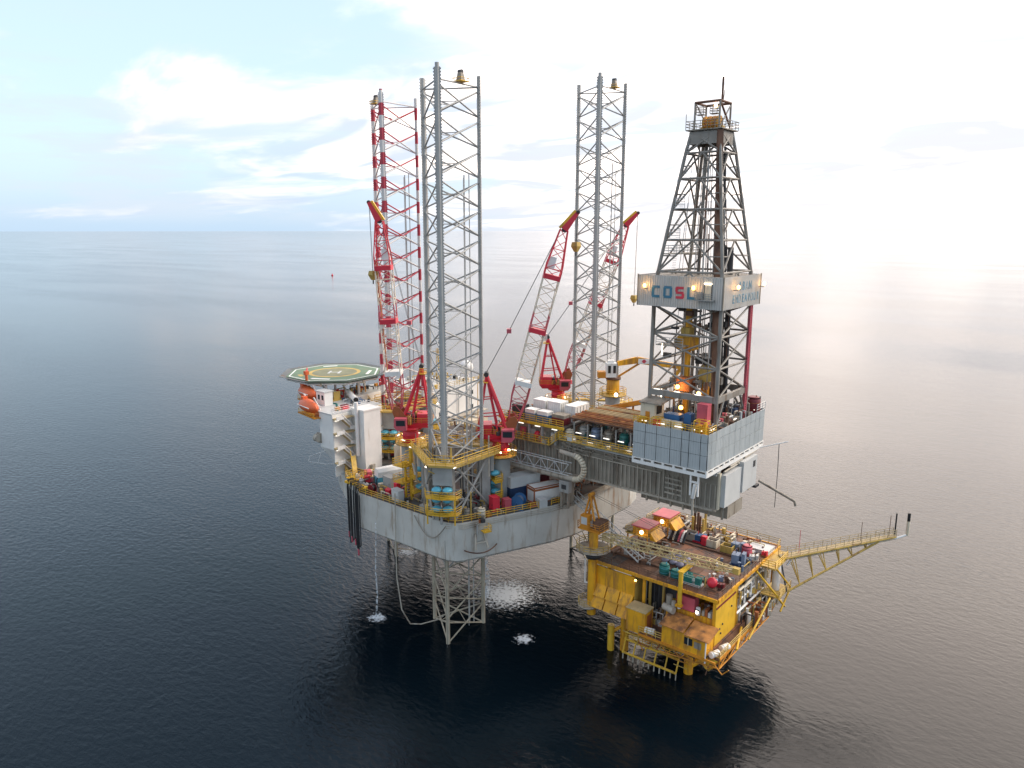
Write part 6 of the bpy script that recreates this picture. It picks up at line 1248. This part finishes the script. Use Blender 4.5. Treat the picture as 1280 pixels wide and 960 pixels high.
for i in range(40):
    x = rnd.uniform(36, 43); y = rnd.uniform(-6.5, 1); z0 = rnd.choice((46, 50.2, 54.8, 57)); mbs[rnd.choice(('steel', 'dark', 'rusty'))].box((x, y, z0 + rnd.uniform(.2, 1.4)), (rnd.uniform(.3, 1.3), rnd.uniform(.3, 1), rnd.uniform(.2, 1.2)))
for mt, m in mbs.items(): m.build(dk, 'mast_gear', mt, 'stuff')
clutter(pl, 29, 48, 5.5, 11.8, TZ + .05, 90, ('rusty', 'cantlight', 'dulyellow', 'brick', 'grey', 'cream'), 1.3, seed=20); clutter(pl, 29, 36, -11.8, 2, TZ + .05, 34, ('rusty', 'rusty', 'grey'), .5, pipes=.7, seed=21); clutter(pl, 44, 48.8, -8, 9, TZ + .05, 46, ('cantlight', 'rusty', 'bluegrey', 'pale', 'dulyellow'), 1.1, seed=22); clutter(pl, 36, 42, -12, -9.8, MZ, 40, ('cant', 'dulyellow', 'dark', 'pale', 'rusty'), 3.2, seed=23)
clutter(pl, 48.2, 51.6, -3.6, 8.8, MZ - .25, 90, ('white', 'cream', 'rusty', 'dark', 'brick', 'dulyellow', 'cantlight'), 2.6, seed=24); clutter(pl, 48.0, 49.3, -4, 9, 12.6, 46, ('white', 'cream', 'cant', 'dulyellow'), 2.6, seed=25); clutter(pl, 42, 48.6, -11.6, -5, 13.4, 30, ('cant', 'brick', 'pale', 'rusty'), 1.4, seed=26)
rnd = random.Random(9); mbs = {'brick': MB(), 'rusty': MB(), 'orange': MB(), 'cant': MB()}
for i in range(90):
    x = rnd.uniform(32.5, 46.5); y = rnd.uniform(-10, 4); z = rnd.uniform(2.6, 8.6); mt = rnd.choice(list(mbs)); t = rnd.random()
    if t < .4: mbs[mt].rod((x, y, z), (min(47, x + rnd.uniform(1, 5)), y, z), rnd.uniform(.05, .14), 6)
    elif t < .65: mbs[mt].rod((x, y, z), (x, y + rnd.uniform(1, 4), z), rnd.uniform(.05, .14), 6)
    else: mbs[mt].rod((x, y, z), (x + rnd.uniform(-1, 1), y, min(8.9, z + rnd.uniform(1, 4))), rnd.uniform(.06, .15), 6)
for mt, m in mbs.items(): m.build(pl, 'cellar_piping', mt, 'stuff')

rnd = random.Random(19); mbs = {'brick': MB(), 'rusty': MB(), 'orange': MB(), 'dulyellow': MB()}
for i in range(110):
    x = rnd.uniform(34, 49); y = rnd.uniform(-14.6, -9.2); z = rnd.uniform(3.6, 8.6); mt = rnd.choice(list(mbs)); t = rnd.random()
    if y < -12.6 and z < 7.4: continue
    if t < .45: mbs[mt].rod((x, y, z), (min(50, x + rnd.uniform(1, 4)), y, z), rnd.uniform(.05, .12), 6)
    elif t < .6: mbs[mt].rod((x, y, z), (x, y + rnd.uniform(1, 4), z), rnd.uniform(.05, .12), 6)
    else: mbs[mt].rod((x, y, z), (x + rnd.uniform(-1.5, 1.5), y, min(8.8, z + rnd.uniform(1, 4))), rnd.uniform(.05, .13), 6)
for k in range(7):
    y = -14 + k * 3.2; mbs['orange'].rod((50.9, y, 8.7), (50.9, y, 7.3), .1, 6); mbs['orange'].rod((50.9, y, 7.3), (50.9, min(8.6, y + 3.2), 8.7), .09, 6); mbs['orange'].rod((50.9, y, 7.3), (49.4, y, 7.3), .09, 6)
mbs['orange'].rod((50.9, -14, 7.3), (50.9, 5.2, 7.3), .12, 6); mbs['orange'].rod((42, -15.5, 7.4), (50.9, -14, 7.3), .11, 6)
for k in range(5): mbs['orange'].rod((42 + k * 2.2, -15.5, 8.7), (43.1 + k * 2.2, -15.2, 7.4), .08, 6); mbs['orange'].rod((43.1 + k * 2.2, -15.2, 7.4), (44.2 + k * 2.2, -15.5, 8.7), .08, 6)
for mt, m in mbs.items(): m.build(pl, 'under_frame', mt, 'stuff')
for k, o in enumerate(sorted((o for o in bpy.data.objects if o.name.startswith('pedestal_crane') and not o.parent), key=lambda o: o.name)):
    x, y, z = o.matrix_basis.translation; zz = (31.6, 31.4, 33.0)[k] + 2.5 + 1.35
    clutter(o, x - 2.0, x + 2.0, y - 1.9, y + 1.9, zz, 34, ('red', 'orange', 'dark', 'pink', 'dulyellow'), 1.9, seed=60 + k)
